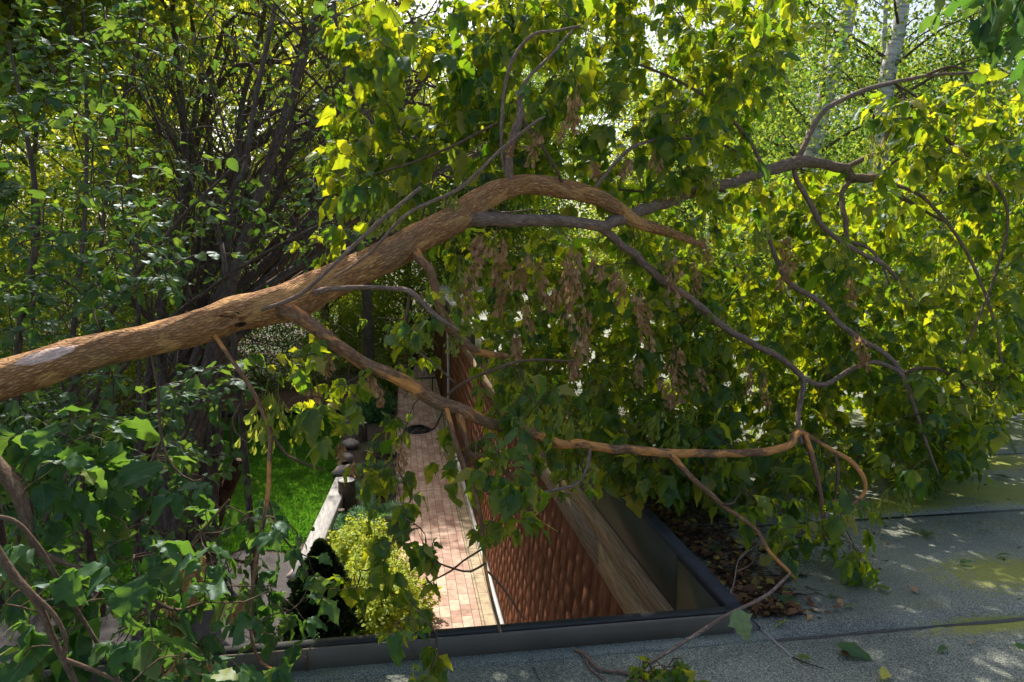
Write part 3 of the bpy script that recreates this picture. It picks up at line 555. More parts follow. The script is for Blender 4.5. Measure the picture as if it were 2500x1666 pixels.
# ------------------------------------------------------------------ the fallen maple limb
def px(*pts): return np.array([at(x, y, d) for x, y, d, r in pts]), np.array([r * d / FPX / 2 for x, y, d, r in pts])  # last value = width in pixels
BR = {  # name : material, sides, rough, [(x, y, depth, width_px)]
 'main': ('limb', 56, .07, [(-420,985,2.55,112),(-180,962,2.68,104),(0,929,2.8,97),(190,869,2.9,86),(383,826,3.0,82),(500,795,3.03,84),(574,768,3.06,86),(660,748,3.1,86),(727,730,3.13,92),(800,692,3.18,82),(915,640,3.25,80),(1030,578,3.33,74),(1106,538,3.4,72),(1183,484,3.48,58),(1240,460,3.53,50),(1297,450,3.58,47),(1374,461,3.65,48),(1450,480,3.72,42),(1508,508,3.78,36),(1560,545,3.85,30),(1640,570,3.95,22),(1720,600,4.1,12)]),
 'arm': ('branch', 24, .08, [(1125,528,3.4,44),(1200,538,3.46,34),(1300,538,3.52,29),(1400,544,3.6,28),(1470,556,3.7,28),(1500,540,3.78,30),(1590,507,4.0,27),(1655,484,4.2,26),(1715,465,4.35,25),(1790,445,4.5,25),(1868,417,4.65,26),(1944,398,4.8,29),(1983,395,4.9,27),(2030,405,5.0,24),(2059,413,5.05,26),(2082,435,5.1,24),(2136,436,5.2,18),(2174,459,5.3,15),(2230,500,5.4,9),(2300,540,5.5,6)]),
 'up1': ('branch', 12, .08, [(1944,400,4.8,14),(1960,362,4.85,14),(1980,320,4.9,13),(2012,272,5.0,13),(2060,243,5.1,12),(2130,213,5.2,12),(2180,202,5.3,11),(2260,186,5.4,8),(2380,178,5.6,6),(2475,180,5.8,4)]),
 'up1b': ('twig', 8, .05, [(2250,188,5.4,7),(2315,164,5.4,7),(2362,172,5.5,3)]),
 'up1c': ('twig', 8, .05, [(2185,205,5.3,6),(2220,250,5.25,6),(2262,300,5.2,5),(2230,330,5.2,5),(2170,370,5.1,4)]),
 'up1d': ('twig', 8, .05, [(2183,203,5.3,6),(2260,255,5.2,6),(2300,330,5.1,6),(2350,390,5.0,5),(2340,460,4.9,4)]),
 'e1': ('branch', 10, .08, [(2062,410,5.05,12),(2110,388,5.1,12),(2150,372,5.1,13),(2200,330,5.2,12),(2250,305,5.3,11),(2330,300,5.4,9),(2380,312,5.5,7),(2430,360,5.5,5)]),
 'e2': ('branch', 10, .08, [(2150,370,5.1,11),(2165,330,5.15,12),(2185,295,5.2,9),(2220,288,5.3,7),(2300,292,5.4,5)]),
 'f1': ('branch', 12, .08, [(1938,415,4.8,11),(1945,440,4.75,12),(1975,490,4.7,13),(2000,542,4.65,13),(2051,588,4.6,13),(2113,626,4.6,11),(2155,646,4.6,11),(2193,684,4.6,8),(2240,740,4.6,5)]),
 'g1': ('branch', 10, .1, [(2078,436,5.1,15),(2055,480,5.0,13),(2065,540,4.9,13),(2072,590,4.85,11),(2110,600,4.8,8),(2150,640,4.8,7),(2180,720,4.8,5)]),
 'h1': ('branch', 16, .1, [(1470,556,3.7,20),(1510,592,3.8,20),(1560,632,3.9,20),(1610,676,3.95,19),(1645,702,4.0,19),(1705,745,4.1,18),(1760,792,4.2,17),(1820,832,4.3,16),(1900,872,4.4,15),(1960,925,4.4,15),(1953,985,4.38,13),(1950,1050,4.3,12),(1958,1085,4.25,9)]),
 'h2': ('branch', 12, .1, [(1958,922,4.4,12),(2015,937,4.4,12),(2080,900,4.4,11),(2140,885,4.35,11),(2195,908,4.35,11),(2210,935,4.3,13),(2235,1000,4.25,9),(2262,1080,4.2,7),(2292,1160,4.2,4)]),
 'i1': ('branch', 12, .1, [(1870,560,4.5,9),(1905,650,4.55,13),(1935,697,4.55,14),(2010,742,4.5,14),(2050,790,4.45,13),(2100,830,4.4,13),(2160,862,4.4,12),(2205,912,4.35,11)]),
 'i2': ('twig', 10, .1, [(2203,914,4.35,9),(2240,900,4.4,9),(2300,905,4.45,8),(2350,940,4.5,7),(2378,992,4.5,4)]),
 'lower': ('orange_branch', 28, .07, [(668,742,3.1,50),(715,760,3.06,44),(760,792,3.03,36),(830,845,3.0,32),(900,893,2.98,32),(960,918,2.98,31),(1010,938,3.0,33),(1060,972,3.02,34),(1130,1005,3.05,30),(1200,1035,3.1,27),(1300,1062,3.2,25),(1400,1085,3.3,22),(1530,1098,3.45,22),(1650,1107,3.6,20),(1780,1108,3.75,19),(1880,1101,3.85,20),(1930,1088,3.9,19),(1940,1068,3.95,20),(1958,1055,4.0,14),(1990,1075,4.0,10),(2040,1105,4.0,10),(2080,1130,4.0,12),(2108,1170,3.95,11),(2110,1205,3.95,9),(2070,1238,3.9,8),(2015,1280,3.85,8),(1998,1330,3.8,6)]),
 'j2': ('orange_branch', 10, .1, [(1965,1062,4.0,13),(1985,1130,3.95,13),(2003,1200,3.9,11),(2010,1265,3.85,11),(2012,1310,3.8,6)]),
 'j3': ('twig', 8, .1, [(2040,1105,4.0,9),(2045,1160,3.9,9),(2040,1210,3.9,6),(2032,1250,3.85,4)]),
 'k1': ('orange_branch', 12, .1, [(1635,1108,3.58,16),(1690,1168,3.55,12),(1740,1210,3.5,12),(1765,1235,3.48,12),(1800,1258,3.45,10),(1850,1298,3.4,10),(1880,1350,3.36,9),(1920,1390,3.32,9),(1945,1420,3.3,5)]),
 'k1b': ('twig', 8, .1, [(1760,1233,3.48,7),(1785,1232,3.46,6),(1797,1222,3.46,3)]),
 'l1': ('orange_branch', 10, .1, [(1120,1005,3.05,22),(1132,1060,3.04,18),(1143,1110,3.02,16),(1165,1112,3.0,16),(1210,1130,3.0,15),(1262,1175,3.0,14),(1310,1205,3.02,13),(1325,1240,3.05,10),(1290,1265,3.05,6)]),
 'l2': ('branch', 10, .1, [(1312,1207,3.02,9),(1370,1192,3.05,9),(1410,1180,3.1,9),(1435,1140,3.15,9),(1440,1098,3.2,9)]),
 'l3': ('twig', 8, .1, [(1143,1108,3.02,13),(1136,1135,3.0,11),(1150,1170,2.98,8),(1200,1210,2.95,5)]),
 'm1': ('orange_branch', 10, .1, [(1085,985,3.02,15),(1105,1060,2.98,13),(1130,1135,2.95,13),(1158,1195,2.92,12),(1178,1280,2.9,10),(1186,1390,2.86,9),(1200,1460,2.82,8),(1222,1545,2.78,9)]),
 'm2': ('twig', 8, .1, [(1186,1375,2.86,6),(1150,1396,2.86,6),(1112,1390,2.86,5),(1060,1370,2.86,4),(1020,1340,2.86,2)]),
 'm3': ('twig', 8, .1, [(1190,1395,2.86,5),(1230,1440,2.85,5),(1278,1510,2.85,4)]),
 'm4': ('twig', 8, .1, [(1186,1335,2.88,5),(1130,1370,2.88,5),(1100,1395,2.88,5),(1030,1430,2.88,3)]),
 'n1': ('branch', 16, .14, [(1248,452,3.53,24),(1242,410,3.5,22),(1243,375,3.5,21),(1258,330,3.5,22),(1272,280,3.5,20),(1270,240,3.52,12),(1290,190,3.55,8),(1340,140,3.6,7),(1400,70,3.7,6)]),
 'n2': ('branch', 10, .1, [(1232,420,3.5,9),(1225,360,3.48,8),(1228,240,3.46,8),(1250,150,3.46,9),(1300,85,3.48,8),(1360,75,3.5,7),(1420,62,3.5,5)]),
 'n3': ('twig', 8, .1, [(1270,285,3.5,9),(1310,340,3.5,9),(1350,400,3.52,9),(1372,445,3.6,8)]),
 'stick1': ('branch', 8, .06, [(640,757,3.02,10),(700,735,3.0,11),(760,700,3.0,10),(850,615,3.05,10),(940,530,3.1,10),(1028,458,3.15,9)]),
 'stick2': ('branch', 8, .06, [(815,680,3.1,4),(900,620,3.15,6),(1000,520,3.25,8),(1120,460,3.35,9),(1220,368,3.4,9),(1300,305,3.45,8),(1330,285,3.5,5)]),
 'p1': ('orange_branch', 14, .12, [(1005,595,3.3,34),(1020,625,3.25,26),(1052,660,3.22,22),(1062,710,3.22,21),(1078,765,3.25,20),(1105,815,3.28,20),(1145,845,3.3,18),(1185,862,3.35,17),(1240,870,3.4,12)]),
 'q1': ('branch', 12, .1, [(765,715,3.1,22),(800,706,3.05,14),(880,702,3.02,12),(960,705,3.02,12),(1002,712,3.0,15),(1030,738,2.98,14),(1070,775,2.96,12),(1120,806,2.95,7)]),
 'q2': ('twig', 8, .1, [(1000,715,3.0,8),(992,770,2.98,10),(990,815,2.98,11),(1010,850,2.96,6),(1060,890,2.96,5),(1110,935,2.96,4)]),
 'q3': ('twig', 8, .1, [(1092,965,3.0,7),(1130,935,2.98,7),(1200,905,2.98,7),(1280,880,3.0,7),(1400,882,3.0,5)]),
 'r1': ('orange_branch', 10, .1, [(525,820,3.0,12),(560,870,2.96,11),(610,945,2.9,11),(642,1010,2.86,10),(660,1058,2.84,12),(658,1130,2.8,11),(655,1200,2.76,11),(638,1300,2.7,10),(622,1400,2.66,10),(612,1480,2.62,9),(615,1560,2.58,8),(640,1620,2.55,7),(700,1645,2.5,5)]),
 'r2': ('twig', 8, .1, [(660,1058,2.84,9),(690,1098,2.82,8),(705,1115,2.82,7),(750,1135,2.82,6),(790,1148,2.82,4)]),
 'r3': ('twig', 8, .1, [(655,1215,2.76,5),(675,1290,2.74,5),(720,1350,2.72,5),(748,1400,2.7,4),(770,1455,2.7,3)]),
 'r4': ('twig', 8, .1, [(588,985,2.92,5),(568,1020,2.9,5),(575,1055,2.9,5),(602,1082,2.9,3)]),
 'r5': ('twig', 8, .1, [(370,870,2.95,7),(385,960,2.9,7),(392,1060,2.85,7),(420,1140,2.8,6),(470,1175,2.8,5),(498,1168,2.8,3)]),
 'r6': ('twig', 8, .1, [(392,1080,2.85,6),(360,1140,2.8,6),(310,1170,2.78,5),(272,1162,2.78,3)]),
 's1': ('branch', 10, .1, [(1930,1400,3.3,7),(1870,1455,3.1,8),(1790,1495,2.9,9),(1730,1530,2.84,10),(1650,1580,2.72,10),(1560,1640,2.6,9),(1500,1690,2.5,8)]),
 'v1': ('twig', 8, .1, [(1215,300,3.5,7),(1100,360,3.5,7),(1000,400,3.6,6),(900,430,3.7,5)]),
 'v2': ('twig', 8, .1, [(1770,468,4.3,8),(1700,440,4.2,7),(1640,470,4.2,6),(1400,455,4.0,5)]),
 'v3': ('branch', 10, .1, [(1444,472,3.7,10),(1500,400,3.8,9),(1570,350,3.9,9),(1700,340,4.1,7),(1780,360,4.2,5)]),
 'v4': ('branch', 10, .1, [(1868,417,4.65,10),(1820,330,4.6,9),(1740,250,4.5,8),(1640,190,4.4,7),(1540,150,4.3,6)]),
 'v5': ('branch', 10, .1, [(2136,436,5.2,10),(2250,480,5.0,9),(2350,600,4.9,8),(2420,760,4.8,7),(2450,900,4.7,5)]),
 'v6': ('twig', 8, .1, [(2262,300,5.2,7),(2400,420,4.8,7),(2460,520,4.5,8),(2420,700,4.3,6),(2350,860,4.2,4)]),
}
fallen = thing('fallen_maple_limb', 'broken maple limb with orange bark fallen across the roof edge, leaves and seeds hanging', 'fallen branch', (1.5, 3.6, 0))
SK = []; SKR = []
for k, (mt, sides, rough, pts) in BR.items():
    P3, r3 = px(*pts); q, r_ = smooth_path(P3, r3, .012 if k == 'main' else .02 if sides > 12 else .035)
    if k not in ('main',): 
        w = R.normal(0, 1, q.shape); 
        for _ in range(4): w = (w + np.roll(w, 1, 0) + np.roll(w, -1, 0)) / 3
        w[0] = w[-1] = 0; q = q + w * r_[:, None] * .35
    mb = MB(); tube(mb, q, r_, sides, rough)
    # node collars
    o = mb.build('trunk' if k == 'main' else 'branch', M[mt], fallen, True)
    SK.append(q); SKR.append(r_)
SKP = np.vstack(SK)
# knot and torn hollow on the main limb: a collar ring and dark hole
kb = MB(); kc = at(540, 785, 2.985)
for k in range(3):
    th = np.linspace(0, 2 * math.pi, 22); rx, rz = .075 - .016 * k, .030 - .007 * k
    ring = kc + np.outer(np.cos(th) * rx, RT + .25 * UP) + np.outer(np.sin(th) * rz, UP) - FW * (.004 * (2 - k)) * 1.5
    tube(kb, ring, np.full(len(th), .0065), 6, .3, cap=False)
kb.build('knot', M['limb'], fallen, True)
b = MB(); th = np.linspace(0, 2 * math.pi, 16, endpoint=False)
for c_, rx, rz in ((at(588, 793, 2.962), .026, .010), (at(560, 768, 2.968), .042, .009)):
    ring = c_ + np.outer(np.cos(th) * rx, RT + .15 * UP) + np.outer(np.sin(th) * rz, UP); inn = c_ + FW * .02
    b.add(np.vstack([ring, inn[None]]), [(i, (i + 1) % 16, 16) for i in range(16)])
b.build('hollow', M['rbark'], fallen)

# twig growth and leaves on the limb -------------------------------------------------
TW = MB(); LV = Leaves(); nodes = [SKP[::3]]
def compound(L, TWb, o, d, size, nleaf, sag=.6):
    """one compound leaf: rachis and leaflets"""
    d = unit(d); g = np.array([0, 0, -1.]); rl = size * R.uniform(.7, 1.0)
    p1 = o + d * rl * .5 + g * .03 * sag; p2 = o + d * rl + g * rl * .35 * sag
    tube(TWb, np.array([o, p1, p2]), [.0011, .001, .0008], 3, cap=False)
    d2 = unit(p2 - p1); side = unit(np.cross(d2, g) + rndu() * .15); nrm = unit(np.cross(side, d2) + rndu() * .35)
    if nrm[2] < 0: nrm = -nrm
    L.add(p2, unit(d2 + g * sag * R.uniform(.3, 1.4) + rndu() * .15), nrm, size * R.uniform(.9, 1.15))
    for k in range((nleaf - 1) // 2):
        pp = p2 - (p2 - p1) * (.1 + .75 * k)
        for s in (1, -1):
            L.add(pp, unit(d2 * .5 + side * s * R.uniform(.6, 1.1) + g * sag * R.uniform(.2, 1.3)), nrm + rndu() * .3, size * R.uniform(.65, .95))
def grow_to(P, skel, TWb, L, size, ncomp, leafn=(3, 3, 5), r0=.0045, sag=.8, bend=.25, keepz=None):
    D = np.linalg.norm(skel - P, axis=1); D2 = D + .35 * np.maximum(0, P[2] - skel[:, 2]) * 0
    i = int(np.argmin(D2)); S = skel[i]; dist = D[i]
    if dist < .03: return None
    mid = (S + P) / 2 + np.array([0, 0, bend * dist * R.uniform(-.3, 1.0)]) + rndu() * dist * .12
    q, r_ = smooth_path([S, mid, P], [min(r0, .0016 + .0035 * dist), .0028, .0016], .05)
    tube(TWb, q, r_, 4, cap=False)
    n = len(q)
    for k in range(ncomp):
        f = 1 - .75 * (k / max(1, ncomp)) * R.uniform(.8, 1.1); j = min(n - 1, max(1, int(f * (n - 1)))); tdir = unit(q[j] - q[j - 1])
        a = unit(tdir * R.uniform(.1, .7) + rndu() * R.uniform(.6, 1.0) + np.array([0, 0, -.25]))
        compound(L, TWb, q[j], a, size * R.uniform(.45, 1.35), int(R.choice(leafn)), sag)
    return q[1::3]
def fill(poly, dr, n, size, ncomp, skel, TWb, L, zmin=.08, **kw):
    xs = [p[0] for p in poly]; ys = [p[1] for p in poly]
    C = []
    while len(C) < n:
        q = np.column_stack([R.uniform(min(xs), max(xs), 300), R.uniform(min(ys), max(ys), 300)]); C.extend(q[inpoly(q, poly)].tolist())
    C = np.array(C[:n]); dd = R.uniform(dr[0], dr[1], n)
    P = np.array([at(x, y, d) for (x, y), d in zip(C, dd)]); P = P[~((P[:, 2] < zmin) & (P[:, 0] > 1.35))]
    base = np.vstack(skel); order = np.argsort([np.min(np.linalg.norm(base - p, axis=1)) for p in P])
    for i in order:
        q = grow_to(P[i], np.vstack(skel), TWb, L, size, ncomp, **kw)
        if q is not None: skel.append(q)
FILLS = [
 ([(1840,600),(2010,600),(2020,920),(1850,920)], (5.4,6.6), 34, .10, 4),
 ([(1100,680),(1500,700),(1560,960),(1330,900),(1180,800)], (5.0,7.2), 90, .10, 4),
 ([(1450,680),(2250,760),(2250,1020),(1900,1060),(1500,980)], (5.6,7.4), 150, .105, 4),
 ([(2050,480),(2560,560),(2560,980),(2250,960)], (6.4,8.2), 120, .11, 4),
 # polygon, depth range, twigs, leaflet size, compounds per twig
 ([(1150,-120),(2000,-120),(1930,120),(1800,420),(1500,470),(1240,470),(1150,250)], (3.8,5.6), 333, 0.105, 4),
 ([(830,20),(1250,-60),(1250,420),(1000,380),(860,240)], (3.7,4.8), 80, 0.118, 4),
 ([(760,280),(1150,300),(1150,420),(900,500),(800,420)], (3.6,4.4), 34, 0.112, 4),
 ([(1080,560),(1480,560),(1760,700),(1800,1080),(1450,1060),(1230,900),(1080,720)], (4.15,5.8), 290, 0.099, 4),
 ([(1480,480),(1900,420),(2050,600),(2100,900),(1950,1080),(1700,1080),(1600,700)], (4.75,6.6), 304, 0.105, 4),
 ([(1900,400),(2100,440),(2560,300),(2580,1000),(2300,1100),(2080,1120),(2000,800)], (4.7,7.2), 478, 0.112, 4),
 ([(2150,240),(2560,180),(2560,420),(2200,420)], (4.4,5.8), 87, 0.112, 4),
 ([(2200,900),(2500,900),(2430,1060),(2350,1120),(2220,1130)], (4.2,5.8), 87, 0.105, 4),
 ([(1700,1080),(2250,1000),(2350,1120),(2200,1220),(2100,1330),(1900,1400),(1780,1260)], (4.05,5.3), 137, 0.105, 4),
 ([(1250,880),(1700,1000),(1800,1100),(1500,1130),(1350,1130)], (3.8,4.8), 66, 0.105, 4),
 ([(1480,1100),(1780,1120),(1780,1210),(1600,1180)], (3.8,5.0), 49, 0.099, 4),
]
sk = [SKP[::3]]
for poly, dr, n, s, c in FILLS: fill(poly, dr, n, s, c, sk, TW, LV, zmin=.12)
# more open foliage on the left side of the limb
for poly, dr, n, s, c in [([(780,820),(1060,700),(1060,900),(900,860)], (2.8,3.6), 12, .075, 3), ([(560,820),(720,800),(900,960),(760,1010),(600,930)], (2.8,3.4), 15, .085, 3),
     ([(800,1000),(1010,1010),(1010,1150),(880,1170),(820,1100)], (2.7,3.3), 10, .085, 3), ([(1080,1010),(1280,1080),(1310,1280),(1160,1330),(1090,1150)], (2.7,3.2), 20, .085, 3),
     ([(1150,850),(1330,900),(1330,1010),(1190,1000)], (3.0,3.5), 16, .085, 3), ([(940,1150),(1060,1200),(1060,1330),(960,1290)], (2.6,2.9), 9, .09, 2), ([(820,1330),(1040,1310),(1030,1450),(900,1500)], (2.6,2.9), 9, .085, 2),
     ([(960,1520),(1110,1540),(1100,1640),(960,1650)], (2.35,2.6), 5, .08, 3), ([(1300,1080),(1450,1100),(1440,1190),(1330,1190)], (3.0,3.3), 5, .06, 3),
     ([(1780,1180),(2140,1210),(2120,1370),(1900,1400)], (3.4,3.75), 26, .10, 3), ([(1560,1610),(1720,1600),(1730,1680),(1560,1680)], (2.45,2.7), 9, .075, 3),
     ([(740,560),(900,540),(880,640),(780,640)], (3.1,3.6), 6, .09, 3)]:
    fill(poly, dr, n, s, c, sk, TW, LV, zmin=.03, sag=1.4)
tag(TW.build('twig_growth', M['twig'], fallen), kind='stuff')
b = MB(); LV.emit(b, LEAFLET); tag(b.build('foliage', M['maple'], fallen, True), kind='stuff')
print('fallen leaflets', len(LV.o))

# seed clusters: a few shapes, copied --------------------------------------------------
def cluster_mesh(n, length, mat, spread=.035):
    b = MB(); L = Leaves(); tube(b, [(0,0,0),(.004,0,-length*.4),(0,.004,-length)], [.0012,.001,.0006], 4, cap=False)
    for i in range(n):
        z = -length * (.15 + .85 * i / n); a = R.uniform(0, 6.28); e = np.array([math.cos(a) * spread * R.uniform(.2,1), math.sin(a) * spread * R.uniform(.2,1), z - R.uniform(.01,.03)])
        tube(b, [(0, 0, z), e], [.0006, .0006], 3, cap=False)
        for s in (1, -1):
            w = np.array([-math.sin(a), math.cos(a), 0]) * s
            L.add(e, unit(np.array([math.cos(a) * .2, math.sin(a) * .2, -1.4]) + w * R.uniform(.15, .5)), rndu(), R.uniform(.032, .046))
    L.emit(b, SPINDLE); o = b.build('seed_cluster', mat, None, True); me = o.data; bpy.data.objects.remove(o); return me
CG = [cluster_mesh(18, .12, M['samgreen']), cluster_mesh(24, .15, M['samgreen'], .045)]
CB = [cluster_mesh(16, .10, M['sambrown'], .028), cluster_mesh(26, .19, M['sambrown'], .035), cluster_mesh(34, .26, M['sambrown'], .04)]
def seed(me, p, s=1.0, parent=None, label=None):
    s = s * R.uniform(.75, 1.2)
    o = bpy.data.objects.new('seed_cluster', me); col.objects.link(o); parent = parent or fallen; o.parent = parent
    o.location = np.array(p) - np.array(parent.location); o.rotation_euler = (R.uniform(-.3,.3), R.uniform(-.3,.3), R.uniform(0, 6.28)); o.scale = (s * R.uniform(.7, 1.4), s * R.uniform(.7, 1.4), s * R.uniform(.8, 1.15))
    if label: o['label'] = label
for x, y, d, s, k in [(1185,555,3.3,1,1),(1205,565,3.35,1.1,1),(1165,560,3.3,.9,0),(1225,570,3.3,.9,0),(1120,630,3.2,1,1),(1145,655,3.25,1,0),(1290,600,3.4,1,1),(1320,620,3.4,.9,0),
      (1395,575,3.4,1.1,2),(1410,640,3.4,1.2,2),(1425,720,3.4,1.2,2),(1418,800,3.4,1,1),(1400,600,3.5,1,2),(1460,610,3.5,.9,0),(1510,640,3.5,1,0),(1530,655,3.55,1,1),(1560,700,3.6,1.1,2),(1545,690,3.5,1,1),
      (1355,690,3.35,.9,0),(1270,720,3.3,1,1),(1265,790,3.3,1,0),(1310,640,3.4,1,1),(1250,650,3.35,1,1),(795,850,2.95,.9,0),(750,900,2.9,1,0),(900,905,2.9,1,0),(925,930,2.95,.8,0),(835,1075,2.75,.7,0),
      (862,1110,2.75,.8,0),(985,1060,2.8,1,1),(1650,600,3.9,1,2),(1720,560,4.2,1,2),(1690,620,4.1,1.1,2),(1905,560,4.4,1,2),(2080,660,4.5,1.3,1),(1930,620,4.4,1,1),(1640,820,4.0,1.2,2),(1830,870,4.3,1,1),
      (1860,900,4.2,1,2),(2090,800,4.3,1,1),(1560,860,3.9,1,1),(1700,880,4.1,1,2),(1610,900,4.0,1,1),(1245,330,3.45,1,0),(1320,300,3.45,1.1,1),(1385,280,3.5,.9,1),(1410,200,3.5,1.1,1),(1530,370,3.7,1,0),(1600,360,3.8,1,0),(1440,380,3.6,1,0)]:
    seed(CB[k], at(x, y, d), s, label='dry brown seed cluster')
for x, y, d, s, k in [(655,925,2.86,1.35,1),(640,940,2.88,1.2,0),(680,930,2.86,1.2,0),(945,470,3.3,1.1,1),(1110,440,3.35,1,1),(975,490,3.3,1.1,1),(1135,720,3.3,1,1),(1120,640,3.2,1,1),(1660,420,4.0,1.2,1),(1760,380,4.1,1.2,1),(1640,560,3.9,1,0),
      (1690,520,4.2,1.2,1),(2120,300,4.9,1.4,1),(2160,330,4.9,1.2,1),(2270,330,5.0,1.3,1),(2220,640,4.5,1.5,1),(2320,620,4.5,1.5,1),(2300,560,4.6,1.4,1),(2400,820,4.4,1.4,1),(2420,960,4.5,1.3,1),(1400,1000,3.3,1.1,1),(1440,990,3.3,1,0),(1360,960,3.2,1,1),
      (1620,980,3.8,1.1,1),(1660,1010,3.8,1.1,1),(1700,960,3.9,1,0),(1760,1110,3.8,1,0),(2180,1180,4.0,1.2,1),(2200,1170,4.0,1.2,0),(2380,900,4.4,1.3,1),(1400,1110,3.1,.9,0),(1460,1120,3.1,.9,0),(1850,520,4.4,1.2,1),(2050,560,4.5,1.2,0),(1120,800,3.2,.9,0)]:
    seed(CG[k], at(x, y, d), s, label='green seed cluster')

# ------------------------------------------------------------------ generic tree
def rand_branching(mb, p, d, length, r, depth, tips, up=.15, spread=.7, taper=.6, sides=6, nodes=None):
    n = max(3, int(length / .35)); pts = [p]; dd = unit(d)
    for i in range(n):
        dd = unit(dd + rndu() * .13 + np.array([0, 0, up * .25])); pts.append(pts[-1] + dd * length / n)
    rr = np.linspace(r, r * taper, n + 1); tube(mb, np.array(pts), rr, sides, .06 if sides > 6 else 0, cap=False)
    if nodes is not None: nodes.extend(pts)
    if depth == 0: tips.extend(pts[1:]); return
    for k in range(R.integers(2, 4)):
        j = R.integers(max(1, n // 2), n + 1); nd = unit(dd + rndu() * spread + np.array([0, 0, up]))
        rand_branching(mb, pts[j], nd, length * R.uniform(.5, .78), rr[min(j, n)] * .62, depth - 1, tips, up, spread, taper, max(4, sides - 2), nodes)
def crown(L, tips, n, sigma, size, flat=.5):
    tips = np.array(tips); c = tips[R.integers(0, len(tips), n)] + R.normal(0, sigma, (n, 3))
    d = rndu(n); d[:, 2] -= .35; nr = rndu(n); nr[:, 2] = np.abs(nr[:, 2]) + flat; L.bulk(c, unit(d), nr, R.uniform(size * .6, size * 1.3, n))
    return c
def tree(name, label, base, trunk_pts, trunk_r, limbs, leaves, lsize, lmat, bmat, sigma=.4, temps=OVATE, group=None, limblen=2.0, up=.2, spread=.8, sides=10, start=.35, depth=1, cat='tree'):
    t = thing(name, label, cat, base, group)
    mb = MB(); q, r_ = smooth_path(trunk_pts, trunk_r, .15); tube(mb, q, r_, sides, .07); mb.build('trunk', bmat, t, True)
    tips = []; mb = MB()
    for k in range(limbs):
        f = start + (1 - start) * R.uniform(0, 1) ** .8; j = min(len(q) - 1, int(f * (len(q) - 1))); d = rndu(); d[2] = abs(d[2]) * .6 + up
        tdir = unit(q[min(j + 1, len(q) - 1)] - q[max(0, j - 1)])
        rand_branching(mb, q[j], unit(d + tdir * .4), limblen * R.uniform(.5, 1.1), max(.006, r_[j] * .45), depth, tips, up, spread, .6, 5)
    if limbs: mb.build('limb_growth', bmat, t, True)['kind'] = 'stuff'
    if leaves:
        L = Leaves(); crown(L, tips, leaves, sigma, lsize); mb = MB(); L.emit(mb, temps); mb.build('crown', lmat, t, True)
    return t

# ------------------------------------------------------------------ thicket at left (trunks traced, crowns grown)
TH = [ # label, [(x,y,depth,width)], limbs, leaves
 ('thin pale stem standing straight near the left edge, behind dark leaves', [(70,1150,9,15),(80,800,9,14),(82,450,9,13),(95,200,9,12),(98,0,9,12),(100,-160,9,10)], 7, 1500),
 ('dark stem forking in a V high at the left', [(190,1250,8,17),(220,900,8,14),(255,520,8,13),(285,330,8,12),(303,235,8,11),(335,140,8,9),(347,0,8,8),(350,-120,8,6)], 8, 1500),
 ('slim dark stem bending left above the forked stem', [(330,1250,8.4,14),(340,900,8.4,13),(330,600,8.3,12),(303,300,8,9),(240,140,7.8,10),(175,80,7.8,9),(145,0,7.8,8),(130,-100,7.8,6)], 4, 800),
 ('grey brown multi-stem trunk leaning right out of the dark thicket', [(400,1330,9.6,62),(440,1150,9.6,52),(490,960,9.6,44),(600,740,9.5,38),(720,580,9.3,34),(830,450,9.2,30),(950,370,9,26),(1100,300,9,22),(1220,200,9,15)], 9, 1500),
 ('upright dark trunk in the middle of the thicket', [(430,1320,9.2,44),(400,1000,9.2,36),(395,760,9.2,30),(430,560,9,28),(452,400,9,26),(438,200,9,20),(425,60,9,18),(415,-120,9,12)], 9, 1500),
 ('tall trunk slanting from lower centre up to the right', [(560,1240,10,40),(570,900,10,34),(620,700,9.8,30),(700,560,9.6,28),(790,420,9.4,25),(880,340,9.2,22),(1010,230,9,19),(1090,90,9,16),(1130,-60,9,12)], 9, 1500),
 ('reddish brown trunk rising straight behind the leaning ones', [(500,1280,9,32),(545,950,9,28),(565,700,9,26),(578,430,9,22),(592,250,9,19),(640,60,9,17),(660,-120,9,13)], 8, 1300),
 ('nearly black crooked stem crossing the other trunks', [(556,690,5.2,13),(535,600,5.2,11),(545,500,5.2,10),(595,420,5.2,12),(615,290,5.2,12),(645,140,5.2,12),(675,0,5.2,10),(690,-120,5.2,8)], 4, 300),
 ('slender dark stem curving up beside the black crooked one', [(480,1200,9.5,22),(530,850,9.5,20),(640,560,9.2,18),(700,380,9,17),(720,200,9,16),(745,60,9,13),(770,-90,9,9)], 7, 1200),
 ('low trunk bending far right behind the arched limb', [(640,1200,10.5,30),(680,900,10.5,28),(760,650,10.2,26),(900,500,10,25),(1050,430,9.8,22),(1180,370,9.7,18),(1300,300,9.6,12)], 8, 1100),
 ('dark drooping stem hanging beside the upper leaves', [(808,-120,5.5,12),(818,60,5.4,15),(850,190,5.2,14),(900,290,5.0,9),(960,360,4.9,6)], 3, 200),
 ('pair of dim stems at the far left behind the limb', [(190,1300,7.5,24),(185,1000,7.5,20),(180,800,7.5,17),(205,560,7.5,14),(212,300,7.6,12),(205,60,7.6,10),(200,-100,7.6,8)], 7, 1200),
 ('long grey trunk leaning right behind the dead stick', [(620,1180,9.0,30),(650,800,9.0,26),(720,680,9,26),(850,590,9,22),(960,500,8.8,20),(1060,420,8.8,14)], 5, 600),
]
